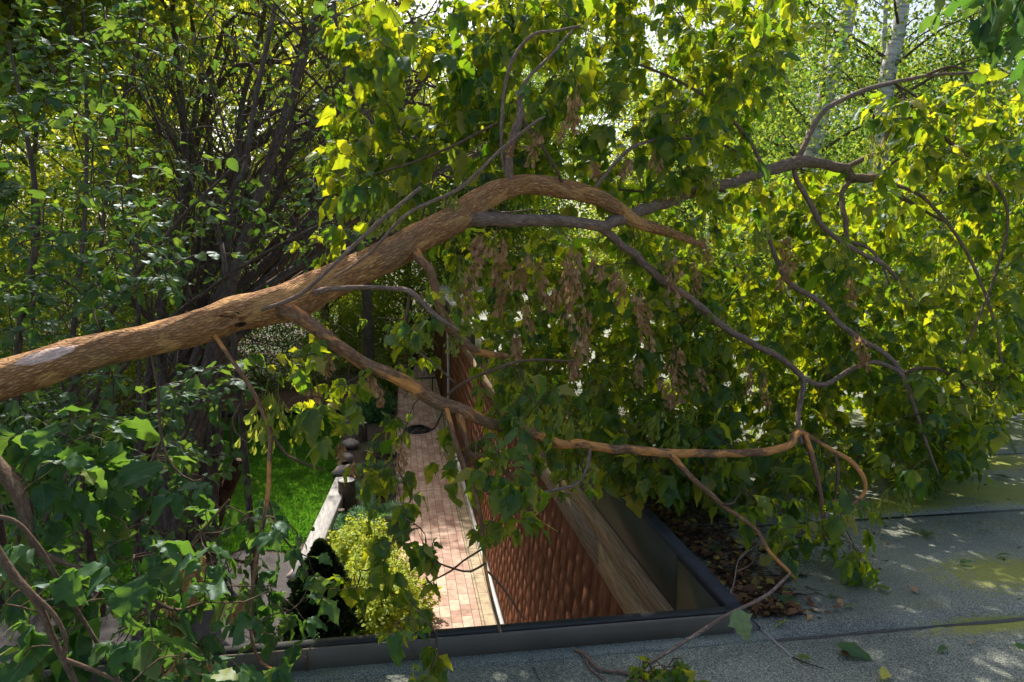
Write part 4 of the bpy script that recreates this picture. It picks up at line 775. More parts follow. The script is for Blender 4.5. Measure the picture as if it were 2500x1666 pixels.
TH += [('sweeping thin trunk arching right over the main fork of the thicket', [(470,1000,9.5,30),(520,760,9.5,26),(560,560,9.4,24),(640,450,9.3,22),(760,330,9.2,20),(860,250,9,16),(960,200,9,12)], 5, 300),
 ('arched grey trunk curving level to the right in mid thicket', [(440,1100,9.8,34),(470,800,9.8,28),(510,560,9.7,26),(570,400,9.6,24),(650,330,9.5,22),(760,300,9.3,20),(880,240,9.2,18),(1000,230,9,12)], 5, 300),
 ('bent trunk with a level elbow high in the thicket', [(350,1100,9.9,30),(380,800,9.9,26),(440,520,9.8,24),(500,280,9.6,22),(560,180,9.5,20),(640,150,9.4,18),(730,165,9.3,14),(800,230,9.2,8)], 4, 200),
 ('low dark trunk fanning right just above the limb', [(600,1150,9.6,40),(620,850,9.6,36),(700,640,9.5,34),(800,520,9.4,30),(900,470,9.3,26),(1020,380,9.2,22),(1150,330,9.1,14)], 5, 300),
 ('second fanning trunk below the low dark one', [(620,1180,9.9,34),(660,900,9.9,30),(760,700,9.8,28),(880,600,9.7,24),(1000,560,9.6,18),(1100,520,9.5,10)], 4, 300),
 ('slim vertical stem left of the red-brown trunk', [(510,1200,10.2,22),(525,800,10.2,20),(520,500,10.1,18),(500,250,10,16),(470,60,10,14),(460,-120,10,10)], 5, 500)]
ALLTH = []
for lab, pts, nl, nlv in TH:
    if pts[0][2] > 7: pts = [(x - max(0, x - 420) * .75 * min(1, max(0, (y - 620) / 350)), y, d * 1.22, w * (.72 if w < 40 else .85)) for x, y, d, w in pts]
    P3, r3 = px(*pts)
    if P3[0][2] > GZ and pts[0][2] > 7: P3 = np.vstack([[P3[0][0], P3[0][1] , GZ - .05], P3]); r3 = np.concatenate([[r3[0] * 1.15], r3])
    elif P3[0][2] < GZ: 
        k = [i for i in range(len(P3)) if P3[i][2] > GZ + .3]; P3 = P3[k]; r3 = r3[k]; P3 = np.vstack([[P3[0][0], P3[0][1], GZ - .05], P3]); r3 = np.concatenate([[r3[0] * 1.15], r3])
    if pts[0][2] < 7:
        b0 = P3[0]; nb = np.array([b0[0] - .1, b0[1] + .4, GZ - .05]) if b0[2] < 2.6 else P3[0]
        if b0[2] < 2.6: P3 = np.vstack([nb, (nb + b0) / 2 + [.1, 0, 0], P3]); r3 = np.concatenate([[r3[0] * 2, r3[0] * 1.5], r3])
    ALLTH.append(P3)
    tree('thicket_tree', lab, P3[0] * [1, 1, 0] + [0, 0, GZ], P3, r3, nl + 4, int(nlv * .4), .08, M['thick'], M['dbark'], .35, OVATE, 'trees of the dark thicket', 1.5, .25, .9, 12, .3, 2)

# fine bare twigs tangled through the thicket and a near screen of oval leaves
def shrub_screen(name, label, base, polys, size, mat, skel0, leafn=4, temps=OVAL, bm='dbark', tw=.005, cat='shrub', pairs=True):
    t = thing(name, label, cat, base); TWb = MB(); L = Leaves(); skel = [skel0]
    for poly, dr, n in polys:
        xs = [p[0] for p in poly]; ys = [p[1] for p in poly]; C = []
        while len(C) < n:
            q = np.column_stack([R.uniform(min(xs), max(xs), 200), R.uniform(min(ys), max(ys), 200)]); C.extend(q[inpoly(q, poly)].tolist())
        C = C[:n]; P = np.array([at(x, y, d) for (x, y), d in zip(C, R.uniform(dr[0], dr[1], n))]); P = P[P[:, 2] > GZ + .1]
        P = P[~((P[:, 1] < 2.8) & (P[:, 2] < .05))]
        base_ = np.vstack(skel); order = np.argsort([np.min(np.linalg.norm(base_ - p, axis=1)) for p in P])
        for i in order:
            sp = np.vstack(skel); D = np.linalg.norm(sp - P[i], axis=1); j = int(np.argmin(D)); S = sp[j]; dist = D[j]
            if dist < .04: continue
            mid = (S + P[i]) / 2 + np.array([0, 0, .15 * dist]) + rndu() * dist * .12
            q, r_ = smooth_path([S, mid, P[i]], [tw * min(1.6, .5 + dist), tw * .7, tw * .35], .06); tube(TWb, q, r_, 4, cap=False); skel.append(q[1::3])
            m = len(q)
            for k in range(leafn):
                jj = max(1, int((m - 1) * (1 - .8 * k / leafn))); td = unit(q[jj] - q[jj - 1]); sd = unit(np.cross(td, [0, 0, 1]) + rndu() * .3)
                for s in (1, -1):
                    dirn = unit(td * .5 + sd * s + np.array([0, 0, -.25]) + rndu() * .25); nr = np.array([0, 0, 1.]) + rndu() * .45
                    pet = q[jj] + dirn * size * .25; tube(TWb, np.array([q[jj], pet]), [.0011, .0009], 3, cap=False)
                    L.add(pet, dirn, nr, size * R.uniform(.6, 1.2))
    TWb.build('twig_growth', M[bm], t)['kind'] = 'stuff'
    if L.o: mb = MB(); L.emit(mb, temps); mb.build('foliage', M[mat], t, True)
    print(name, len(L.o)); return t
def stems(defs, parent_name=None):
    out = []
    for pts in defs: P3, r3 = px(*pts); out.append(smooth_path(P3, r3, .05))
    return out
def stemmed_screen(name, label, defs, polys, size, mat, leafn=4, temps=OVAL, bm='branch', tw=.005, cat='shrub'):
    st = stems(defs); sk0 = np.vstack([q for q, r in st]); base = np.array([st[0][0][0][0], st[0][0][0][1], GZ])
    t = shrub_screen(name, label, base, polys, size, mat, sk0, leafn, temps, bm, tw, cat)
    for q, r_ in st:
        b = MB(); tube(b, q, r_, 10, .08); b.build('branch', M[bm], t, True)
    return t
for j, lab in enumerate(['many-stemmed shrub whose thin stems arch right, deepest in the thicket', 'many-stemmed shrub arching right just left of the lawn', 'many-stemmed shrub arching right beside the thickest thicket trunk']):
    bx, d0 = (400, 445, 360)[j], (13.2, 11.6, 12.2)[j]; t = thing('arching_shrub', lab, 'shrub', at(bx, 1250, d0) * [1, 1, 0] + [0, 0, GZ], 'arching shrubs of the thicket'); tw = MB()
    for k in range(7):
        ex, ey = R.uniform(560, 1280), R.uniform(-60, 520); fx = bx + R.uniform(-50, 60); rise = R.uniform(.25, .6)
        P3 = np.array([at(fx, 1290, d0) * [1, 1, 0] + [0, 0, GZ - .03], at(fx + .10 * (ex - fx), 900, d0), at(fx + .32 * (ex - fx), ey + (1 - rise) * 420, d0 - .3), at(fx + .66 * (ex - fx), ey + 90 * R.uniform(-.3, 1.4), d0 - .6), at(ex, ey, d0 - 1.0), at(ex + 120, ey + R.uniform(-30, 70), d0 - 1.2)])
        q, r_ = smooth_path(P3, np.array([1.3, 1.0, .8, .6, .4, .15]) * R.uniform(.03, .058), .12); w = R.normal(0, .03, q.shape); w = (w + np.roll(w, 1, 0) + np.roll(w, 2, 0)) / 2; w[0] = 0; q = q + w
        b = MB(); tube(b, q, r_, 8, .1); b.build('stem', M['dbark'], t, True); ALLTH.append(q)
        for _ in range(4):
            i = R.integers(len(q) // 3, len(q)); d = unit(rndu() + [.5, 0, .2]); L_ = R.uniform(.6, 1.8); q2, r2 = smooth_path([q[i], q[i] + d * L_ * .5 + [0, 0, .12], q[i] + d * L_ + rndu() * .25], [.012, .008, .003], .12); tube(tw, q2, r2, 4, cap=False)
    tw.build('twig_growth', M['dbark'], t)['kind'] = 'stuff'
bs = np.vstack([smooth_path(p, np.ones(len(p)), .2)[0] for p in ALLTH[3:]]); bs = bs[bs[:, 2] > -1.5]
shrub_screen('bare_shrub', 'tangle of bare brown twigs behind the upper limb, right of the thicket trunks', (-1.5, 9, GZ), [([(560,-40),(1250,-40),(1250,420),(950,560),(640,620),(520,400)], (6.2,10.5), 210), ([(250,200),(600,100),(620,700),(300,760)], (6.5,10.5), 80)], .08, 'thick', bs, 0, OVATE, 'dbark', .009)
# mid-left shrub behind/above the limb
stemmed_screen('oval_leaved_shrub', 'dark green oval-leaved shrub filling the left side behind the limb',
   [[(60,1300,5.5,22),(40,900,5.2,18),(90,560,5.0,14),(60,300,4.9,10),(20,100,4.9,6)], [(60,1200,5.4,16),(250,800,5,12),(420,560,4.8,9),(600,380,4.8,6)],
    [(100,1300,5.6,18),(300,900,5.4,12),(520,700,5.2,9),(760,560,5,7),(900,520,5,5)]],
   [([(-40,200),(300,200),(420,400),(460,700),(300,830),(-40,900)], (3.6,6.0), 150), ([(-40,-60),(330,-60),(400,250),(-40,260)], (4.4,7), 60),
    ([(400,300),(900,330),(900,600),(700,700),(420,720)], (4.2,7), 34), ([(330,-60),(900,-60),(900,330),(400,300)], (4.5,8), 20)], .085, 'thick', 4, OVAL, 'dbark', .006)
# under the limb, left
stemmed_screen('oval_leaved_shrub', 'round-leaved shrub hanging below the limb at the left, in front of dark trunks',
   [[(250,1500,5,22),(200,1200,4.6,16),(240,950,4.4,10),(300,880,4.2,7)], [(250,1400,5,18),(380,1200,4.5,12),(480,1000,4.3,8),(520,900,4.3,5)]],
   [([(0,900),(330,870),(560,860),(640,960),(560,1120),(400,1180),(-20,1150)], (3.3,5.2), 80), ([(-20,1000),(500,1050),(700,1250),(600,1500),(-20,1500)], (4,6), 60)], .085, 'thick', 4, OVAL, 'dbark', .005)
# foreground lobed-leaf branch, bottom left
ftree = thing('maple_bough', 'foreground maple bough with broad lobed leaves and bare stems in the bottom left corner', 'tree', (-1.6, 2.9, GZ))
fdefs = [[(-60,1080,2.5,34),(30,1180,2.45,36),(60,1250,2.4,28),(90,1340,2.4,20),(170,1380,2.4,12),(230,1402,2.4,8)],
         [(-60,1260,2.2,10),(30,1270,2.2,12),(90,1330,2.2,13),(140,1410,2.2,11),(200,1510,2.2,10),(250,1590,2.2,9),(290,1660,2.2,7)],
         [(-40,1290,2.0,18),(30,1400,2.0,20),(90,1470,2.0,18),(130,1560,2.0,16),(155,1610,2.0,17),(190,1680,2.0,14)],
         [(85,1455,2.0,12),(130,1500,2.0,12),(160,1560,2.0,11),(155,1610,2.0,12)],
         [(160,1612,2.0,13),(210,1630,2.0,11),(270,1655,2.0,10),(330,1690,2.0,8)],
         [(50,1290,2.4,9),(30,1380,2.4,8),(0,1440,2.4,7)],
         [(560,1220,2.5,6),(500,1290,2.5,7),(450,1350,2.5,7)], [(350,1450,2.3,9),(400,1480,2.3,9),(440,1490,2.3,8),(500,1470,2.3,5)],
         [(290,1535,2.3,6),(340,1505,2.3,7),(400,1480,2.3,8)]]
fsk = []
for pts in fdefs:
    P3, r3 = px(*pts); q, r_ = smooth_path(P3, r3, .02); b = MB(); tube(b, q, r_, 14 if pts[0][3] > 15 else 8, .1); b.build('branch', M['twig'], ftree, True); fsk.append(q)
b = MB(); q, r_ = smooth_path([np.array([-1.75, 2.95, GZ - .05]), np.array([-1.72, 2.9, -1.5]), at(-60, 1080, 2.5)], [.06, .05, at(0,0,1)[0]*0 + .025], .05); tube(b, q, r_, 14, .08); b.build('trunk', M['dbark'], ftree, True)
TWb = MB(); L = Leaves(); skl = [np.vstack(fsk)[::2]]
for poly, dr, n, s, c in [([(-40,980),(240,1060),(300,1180),(200,1290),(-40,1250)], (2.3,2.9), 16, .13, 2), ([(0,1250),(420,1250),(560,1400),(350,1540),(0,1480)], (2.2,2.9), 28, .12, 2),
      ([(-20,1450),(420,1450),(520,1700),(-20,1700)], (2.0,2.6), 26, .12, 2), ([(380,1200),(720,1260),(780,1420),(700,1540),(420,1480)], (2.35,3.0), 24, .105, 2),
      ([(420,1480),(700,1480),(640,1700),(420,1700)], (2.2,2.6), 10, .10, 2), ([(180,1080),(480,1100),(520,1250),(250,1250)], (2.7,3.4), 18, .11, 2)]:
    fill(poly, dr, n, s, c, skl, TWb, L, zmin=-9, sag=.5, leafn=(3, 3, 3))
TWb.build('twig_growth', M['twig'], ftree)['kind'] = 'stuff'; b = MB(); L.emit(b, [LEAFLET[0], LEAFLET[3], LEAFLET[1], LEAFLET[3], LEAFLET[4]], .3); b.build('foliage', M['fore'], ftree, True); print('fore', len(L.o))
for x, y, d, s, k in [(455,1350,2.4,.9,1),(480,1380,2.4,.9,0),(490,1340,2.4,.8,0),(585,1440,2.4,.8,0),(415,1520,2.35,1.2,2),(430,1590,2.3,1.0,1),(510,1600,2.3,.8,0),(402,1430,2.4,1.0,1)]:
    seed(CB[k], at(x, y, d), s, ftree, 'dry brown seed cluster')

# overhanging dark leaves, top right corner
oh = thing('overhanging_bough', 'dark leafy bough hanging into the top right corner', 'tree branch', at(2540, -80, 2.0))
b = MB(); P3, r3 = px((2700,-260,2.2,14),(2540,-120,2.05,10),(2420,-10,2.0,6),(2410,60,2.0,5),(2425,110,2.0,3)); q, r_ = smooth_path(P3, r3, .03); tube(b, q, r_, 8, .08); b.build('branch', M['twig'], oh, True)
TWb = MB(); L = Leaves(); skl = [q]
fill([(2330,-100),(2560,-100),(2560,180),(2440,60),(2330,10)], (1.75,2.1), 16, .085, 2, skl, TWb, L, zmin=-9, sag=1.2)
TWb.build('twig_growth', M['twig'], oh)['kind'] = 'stuff'; b = MB(); L.emit(b, LEAFLET); b.build('foliage', M['fore'], oh, True)
oh2 = thing('overhanging_bough', 'sunlit pointed yellow-green leaves hanging down at the top edge, left of the birches', 'tree branch', at(1980, -120, 3.0))
b = MB(); P3, r3 = px((2250,-260,3.1,10),(2100,-130,3.0,7),(1960,-60,3.0,5),(1880,-40,3.0,3)); q, r_ = smooth_path(P3, r3, .03); tube(b, q, r_, 8, .08); b.build('branch', M['twig'], oh2, True)
TWb = MB(); L = Leaves(); skl = [q]
fill([(1850,-90),(2120,-90),(2080,5),(1900,20)], (2.8,3.2), 10, .085, 2, skl, TWb, L, zmin=-9, sag=1.6)
TWb.build('twig_growth', M['twig'], oh2)['kind'] = 'stuff'; b = MB(); L.emit(b, [LEAFLET[2], LEAFLET[0]]); b.build('foliage', M['maple'], oh2, True)

# ------------------------------------------------------------------ garden plants beside the path
def conifer(x, y, h, r, label):
    x *= K; y *= K; h *= K; r *= K
    t = thing('arborvitae', label, 'conifer', (x, y, GZ)); b = MB(); tube(b, [(x,y,GZ-.05),(x,y,GZ+h*.5),(x,y,GZ+h*.96)], [.05,.035,.006], 8, .05); b.build('trunk', M['dbark'], t, True)
    n = 26000; f = R.uniform(0, 1, n) ** .8; ang = R.uniform(0, 6.283, n); env = r * (1 - f) ** .75 * (1 + .22 * np.sin(ang * 3 + f * 9) + .2 * np.sin(ang * 8 - f * 26) + .14 * np.sin(ang * 17 + f * 55)); rr = env * np.sqrt(R.uniform(.25, 1, n))
    o = np.column_stack([x + rr * np.cos(ang), y + rr * np.sin(ang), GZ + .05 + f * h]); d = unit(np.column_stack([np.cos(ang), np.sin(ang), R.uniform(.4, 1.6, n)]) + rndu(n) * .4)
    L = Leaves(); L.bulk(o, d, rndu(n), R.uniform(.03, .085, n)); mb = MB(); L.emit(mb, TINY, .1); v = mb.build('foliage', M['thuja'], t)
def bush(x, y, rx, ry, rz, n, size, mat, label, name='shrub', zc=0, temps=OVATE, cat='shrub'):
    x *= K; y *= K; rx *= K; ry *= K; rz *= K; n = int(n * 1.25); size *= 1.12
    t = thing(name, label, cat, (x, y, GZ)); b = MB(); tips = []
    for k in range(14):
        a = R.uniform(0, 6.28); d = np.array([math.cos(a) * .8 * rx / rz, math.sin(a) * .8 * ry / rz, 1.0]); q, r_ = smooth_path([np.array([x, y, GZ - .04]), np.array([x, y, GZ + zc]) + d * rz * .45, np.array([x, y, GZ + zc]) + d * rz * .85], [.014, .008, .003], .08); tube(b, q, r_, 5, cap=False)
    b.build('stem', M['dbark'], t)
    u = rndu(n); u[:, 2] = np.abs(u[:, 2]) - .15 * (R.uniform(0, 1, n) < .3); rad = R.uniform(.3, 1, n) ** .35
    cl = 1 + .16 * np.sin(u[:, 0] * 7 + 1) * np.sin(u[:, 1] * 8) + .12 * np.sin(u[:, 2] * 15 + u[:, 0] * 11)
    o = np.column_stack([x + u[:, 0] * rx * rad * cl, y + u[:, 1] * ry * rad * cl, GZ + zc + np.maximum(u[:, 2], -.1) * rz * rad * cl + .05])
    d = unit(u * [1, 1, .5] + rndu(n) * .7 - [0, 0, .2]); nr = unit(u + rndu(n) * .6 + [0, 0, .6])
    L = Leaves(); L.bulk(o, d, nr, R.uniform(size * .6, size * 1.25, n)); mb = MB(); L.emit(mb, temps); mb.build('foliage', M[mat], t, True)
conifer(-.93, 7.7, 1.25, .46, 'small dark conical arborvitae behind the front metal edging')
bush(-.36, 8.2, .62, .95, .78, 10000, .06, 'yellow', 'golden-leaved shrub glowing between the dark conifer and the brick path', 'golden_shrub')
bush(-.62, 9.9, .50, .8, .55, 7000, .055, 'yellow', 'second golden shrub behind the first, close to the path', 'golden_shrub')
bush(-.75, 19.5, .5, 1.0, .7, 3500, .07, 'fern', 'low green shrub between lawn end and the far path', 'shrub')
bush(-.70, 22.5, .5, 1.2, 1.0, 3500, .08, 'backg', 'leafy green shrub at the far left side of the path', 'shrub')
def fern(x, y, s, label):
    x *= K; y *= K; s *= K
    t = tag(bpy.data.objects.new('fern', None), label, 'fern', 'ferns beside the path'); col.objects.link(t); t.location = (x, y, GZ); nf = 13
    for k in range(nf):
        b = MB(); L = Leaves()
        a = 2 * math.pi * k / nf + R.uniform(-.2, .2); out = np.array([math.cos(a), math.sin(a), 0]); ln = s * R.uniform(.8, 1.15)
        m = 16; f = np.linspace(0, 1, m); pts = np.array([x, y, GZ]) + out * (f[:, None] * ln) + np.array([0, 0, 1]) * (ln * (1.15 * f - .95 * f * f))[:, None]
        tube(b, pts, np.linspace(.004, .001, m), 4, cap=False); sd = np.cross(out, [0, 0, 1]); T = unit(np.gradient(pts, axis=0))
        for i in range(2, m):
            w = ln * .26 * math.sin(math.pi * min(1, (f[i] * .92 + .12)))
            for sgn in (1, -1): L.add(pts[i], unit(sd * sgn + T[i] * .35), np.cross(T[i], sd) + rndu() * .1, max(.02, w))
        L.emit(b, [leaf_template([(0,.05),(.3,.11),(.7,.08),(1,0)], .1, .3)], .1); b.build('frond', M['fern'], t, True)
for x, y, s, l in [(-.75,12.6,.62,'fern right beside the dark stump'),(-.45,11.6,.6,'fern spreading between stump and golden shrub'),(-.6,14.0,.55,'fern behind the one at the stump'),(-.85,11.2,.5,'small fern against the grey timber beam'),
                   (-.5,15.6,.55,'fern under the hanging brown seeds, midway along the path'),(-.4,13.2,.5,'pale fern at the path edge')]: fern(x, y, s, l)
# pruned forked trunk standing in the lawn
ft = thing('pruned_tree', 'dark red-brown pruned trunk with two stubs standing at the lawn edge', 'tree stump', tuple(onz(500, 1390, GZ)))
fo = onz(500, 1390, GZ); dF = (fo - CAM) @ FW
for nm, pts in (('trunk', [(495,1400,0,60),(500,1330,0,52),(520,1260,0,50),(540,1210,0,50),(560,1180,0,34),(575,1150,0,30),(583,1122,0,28)]), ('stub', [(540,1215,0,44),(532,1180,0,26),(528,1150,0,22),(530,1112,0,20)])):
    P3 = np.array([at(x, y, dF) for x, y, _, w in pts]); r3 = np.array([w * dF / FPX / 2 for *_, w in pts]); q, r_ = smooth_path(P3, r3, .04); b = MB(); tube(b, q, r_, 18, .1); b.build(nm, M['rbark'], ft, True)
# young stems growing out of the forked trunk
b = MB()
for pts in ([(530,1120),(545,1050),(560,990),(600,930)], [(575,1130),(565,1060),(590,980)], [(500,1250),(490,1100),(500,960)]):
    P3 = np.array([at(x, y, dF) for x, y in pts]); q, r_ = smooth_path(P3, np.linspace(.03, .012, len(pts)), .06); tube(b, q, r_, 8, .05)
b.build('shoot', M['dbark'], ft, True)

# ------------------------------------------------------------------ backdrop trees
def simple_tree(name, label, x, y, h, tr, cr, n, size, lmat, bmat, group, cz=None, lean=0, limbs=22, start=.3, flatz=1.0, z0=GZ, clump=.5):
    x *= 1.2; y *= 1.2; h = h * 1.1 + .8; cr *= 1.15; clump *= 1.15; n = int(n * (1.2 if 'tall' in name else 1.5)); size *= 1.08
    """tapered trunk, limbs reaching through the crown, leaves clumped on the limbs"""
    base = np.array([x, y, z0 - .05]); t = thing(name, label, 'tree', base, group); pts = [base, base + [lean * .2, 0, h * .3], base + [lean * .6, 0, h * .65], base + [lean, 0, h]]
    b = MB(); q, r_ = smooth_path(pts, [tr, tr * .8, tr * .5, tr * .15], .4); tube(b, q, r_, 12, .06); b.build('trunk', bmat, t, True)
    b = MB(); tips = []
    for k in range(limbs):
        f = start + (1 - start) * k / limbs; j = min(len(q) - 1, int(f * (len(q) - 1))); a = R.uniform(0, 6.28); ln = cr * (math.sin(math.pi * min(1, .25 + .72 * (f - start) / (1 - start))) * .75 + .25) * R.uniform(.75, 1.1)
        d = unit([math.cos(a), math.sin(a), R.uniform(-.05, .55)]); m1 = q[j] + d * ln * .5 + [0, 0, .1 * ln]; e = q[j] + d * ln + [0, 0, R.uniform(-.15, .1) * ln]
        qq, rr = smooth_path([q[j], m1, e], [max(.012, r_[j] * .4), .014, .005], .25); tube(b, qq, rr, 5, cap=False); tips.extend(qq[len(qq) // 4:])
        for _ in range(4):
            s = qq[R.integers(len(qq) // 3, len(qq))]; e2 = s + rndu() * ln * .35; q2, r2 = smooth_path([s, (s + e2) / 2 + [0, 0, .05], e2], [.008, .005, .002], .25); tube(b, q2, r2, 4, cap=False); tips.extend(q2)
    b.build('limb_growth', bmat, t)['kind'] = 'stuff'
    L = Leaves(); crown(L, tips, n, clump, size); mb = MB(); L.emit(mb, TINY if size > .0 else OVATE, .2); mb.build('crown', lmat, t)
    return t
def birchmat():
    m, t, out = newmat('birch_bark'); a = attr(t); r = ramp(t, [(.36, (.04,.035,.03)), (.44, (.45,.43,.40)), (.6, (.72,.70,.66))]); t.links.new(noise(t, mapping(t, a, (1, 1, 7)), 3.2, 6, .7), r.inputs[0])
    p = principled(t, out, Roughness=.7); t.links.new(r.outputs[0], p.inputs['Base Color']); return m
M['birch'] = birchmat()
def G(x, y, d, z=None): return at(x, y, d)
# birches traced
for lab, pts, n, lean in [('white birch with black marks standing tall at the upper right', [(2110,620,12,46),(2145,400,12,42),(2165,200,12,38),(2190,90,12,34),(2205,0,12,30),(2215,-200,12,26),(2220,-700,12,14)], 15000, 0),
                    ('pale birch leaning right, left of the tall white birch', [(1940,650,13,50),(1990,330,13,46),(2020,220,13,44),(2050,120,13,40),(2075,0,13,36),(2100,-200,13,26),(2120,-600,13,14)], 14000, 0),
                    ('thin birch stem half hidden at the far left of the birches', [(1735,600,17.5,30),(1750,320,17.5,28),(1772,150,17.5,26),(1790,0,17.5,24),(1800,-200,17.5,20),(1800,-500,17.5,12)], 9000, 0),
                    ('slim pale birch directly left of the tall white birch', [(2135,500,13,12),(2150,250,13,12),(2158,100,13,11),(2165,-50,13,10),(2170,-300,13,6)], 3000, 0)]:
    P3, r3 = px(*pts); P3 = np.vstack([[P3[0][0] - .2, P3[0][1], GZ - .05], P3]); r3 = np.concatenate([[r3[0] * 1.25], r3])
    t = thing('birch_tree', lab, 'tree', P3[0], 'birches behind the roof'); b = MB(); q, r_ = smooth_path(P3, r3, .15); tube(b, q, r_, 16, .03); b.build('trunk', M['birch'], t, True)
    b = MB(); tips = []
    for k in range(26):
        j = int((.35 + .64 * R.uniform()) * (len(q) - 1)); a = R.uniform(0, 6.28); ln = R.uniform(1.2, 2.6); e = q[j] + np.array([math.cos(a), math.sin(a), .25]) * ln; e2 = e + np.array([math.cos(a) * .4, math.sin(a) * .4, -R.uniform(.5, 1.4)])
        qq, rr = smooth_path([q[j], (q[j] + e) / 2 + [0, 0, .25], e, e2], [max(.01, r_[j] * .25), .014, .007, .002], .2); tube(b, qq, rr, 5, cap=False); tips.extend(qq[len(qq) // 4:])
    b.build('limb_growth', M['dbark'], t)['kind'] = 'stuff'; L = Leaves(); crown(L, tips, n, .32, .075); mb = MB(); L.emit(mb, TINY); mb.build('crown', M['backg'], t)
P3, r3 = px((2350,600,14,30),(2400,250,14,26),(2420,130,14,22),(2450,60,14,16),(2470,-60,14,12),(2480,-300,14,8)); P3 = np.vstack([[P3[0][0], P3[0][1], GZ - .05], P3]); r3 = np.concatenate([[r3[0]], r3])
tree('dark_tree', 'dark slim tree at the right edge behind the birches', P3[0], P3, r3, 14, 7000, .08, M['backg'], M['dbark'], .45, TINY, None, 2.0, .2, .9, 10, .4, 2)

BK = 'sunlit trees closing the background'
specs = [ # name,label,x,y,h,tr,cr,n,size,mat
 ('leafy_tree','leafy sunlit tree in the far left background, leftmost of the row',-13.5,17,9.5,.22,3.6,26000,.11,'back'),
 ('leafy_tree','yellow-green tree behind the thin pale stem',-9.8,18.5,10,.22,3.6,28000,.11,'back'),
 ('leafy_tree','bright tree seen through the middle of the thicket',-6.4,21,12.5,.24,3.8,30000,.11,'back'),
 ('leafy_tree','bright yellowish tree above the lawn bed',-3.2,31,15,.24,3.8,30000,.12,'back'),
 ('leafy_tree','green tree closing the end of the brick path',.3,32,11,.25,4.2,28000,.14,'back'),
 ('leafy_tree','green tree beyond the far end of the shingle wall',4.4,31,12,.25,4.4,30000,.14,'backg'),
 ('leafy_tree','blue-green tree behind the leaning birch',8.6,26,12,.25,4.2,32000,.12,'backg'),
 ('leafy_tree','sunny tree filling the gap between the birches',12.3,25,12,.25,4.2,32000,.12,'backg'),
 ('leafy_tree','green tree at the far right edge behind the dark slim tree',15.5,21,11,.25,4.2,30000,.12,'backg'),
 ('leafy_tree','leafy tree close beside the roof on the right, nearest the house',8.2,7.6,5.6,.14,1.7,14000,.09,'backg'),
 ('leafy_tree','leafy tree beside the roof, just left of the tall white birch',8.6,17.5,9.5,.18,2.8,28000,.09,'backg'),
 ('leafy_tree','yellow-green tree along the roof side, behind the second birch',8.0,19.5,9.5,.18,3.2,28000,.10,'back'),
 ('leafy_tree','broad tree behind the right end of the roof side',13.5,16.5,10,.2,3.4,30000,.10,'backg'),
 ('leafy_tree','tree beyond the far roof end, centre right',3.6,33,10,.2,4.0,26000,.13,'back'),
 ('leafy_tree','tall distant tree behind the bright thicket trees, left',-12,30,18,.3,5.5,27000,.22,'backg'),
 ('leafy_tree','tall distant tree rising behind the lawn bed trees',-3,38,21,.3,6,27000,.24,'backg'),
 ('leafy_tree','tall distant tree between the lawn trees and the thicket top',-8,33,21,.3,6,26000,.22,'back'),
 ('leafy_tree','tall distant tree in the gap above the arched limb',9,42,22,.3,6.5,20000,.26,'backg'),
 ('leafy_tree','tall distant tree behind the right birches',20,36,18,.3,6,20000,.24,'backg'),
]
for nm, lab, x, y, h, tr, cr, n, sz, mt in specs:
    simple_tree(nm, lab, x, y, h, tr, cr, n, sz, M[mt], M['dbark'], BK, limbs=34, start=.06, clump=.5 if sz < .15 else .8)
simple_tree('tall_maple', 'maple trunk leaning right out of the thicket, unseen crown added above the frame to shade the house corner', -3.0, 9.0, 10.6, .12, 1.75, 4200, .16, M['back'], M['dbark'], None, limbs=26, start=.76, clump=.45, lean=3.7)  # added tree: its out-of-frame crown shades the limb and near roof
# understorey shrubs that close the view low down
for i, (x, y, rx, ry, rz, n, s, mt, lab) in enumerate([(-7.5,14.5,2.0,1.5,2.4,9000,.09,'thick','dark green understorey shrub behind the left trunks'),(-4.6,24.5,2.4,1.5,2.8,10000,.10,'backg','broad green shrub behind the mulch bed'),
      (-1.6,27.5,1.4,1.3,2.6,8000,.09,'back','bright shrub to the left of the path end'),(.9,29.2,1.5,1.2,2.4,8000,.09,'back','bright shrub across the path end'),(-11,14,2.4,1.6,3.4,10000,.09,'thick','dark shrub at the far left beyond the thicket'),
      (7,29,3,2,5,11000,.13,'back','yellow-green shrub beyond the far roof edge'),(13,29,3.5,2,5.2,11000,.13,'back','yellow-green shrub beyond the roof below the birches'),(18,24,3,2,5.4,10000,.12,'back','bright shrub at the far right beyond the roof'),(7.2,10.5,1.3,2.2,3.6,9000,.09,'back','bright shrub hugging the right side of the roof'),(7.4,15.5,1.5,2.6,3.8,9000,.09,'backg','green shrub farther along the right side of the roof'),(7.8,21.5,1.7,2.8,4.0,9000,.10,'back','yellow-green shrub near the far right corner of the roof'),
      (-9,22,3,1.6,3.6,11000,.11,'backg','wide green shrub between thicket and far trees')]):
    bush(x, y, rx, ry, rz, n, s, mt, lab, 'shrub', 0, OVATE if s < .1 else TINY)
# tall maple whose crown arches over the left and throws the shade
simple_tree('tall_maple', 'tall maple arching over the thicket at the left', -5.4, 9.9, 11.5, .26, 3.9, 38000, .19, M['back'], M['dbark'], None, limbs=40, start=.62, clump=.55)
simple_tree('tall_maple', 'tall maple farther back at the left, crown above the frame', -9.5, 13.5, 13, .26, 4.4, 22000, .19, M['back'], M['dbark'], None, limbs=36, start=.6, clump=.6)
simple_tree('tall_maple', 'tall maple behind the lawn bed, its crown shading the far half of the path', -1.1, 23.6, 12.5, .22, 2.9, 24000, .15, M['back'], M['dbark'], None, limbs=36, start=.45, clump=.5)

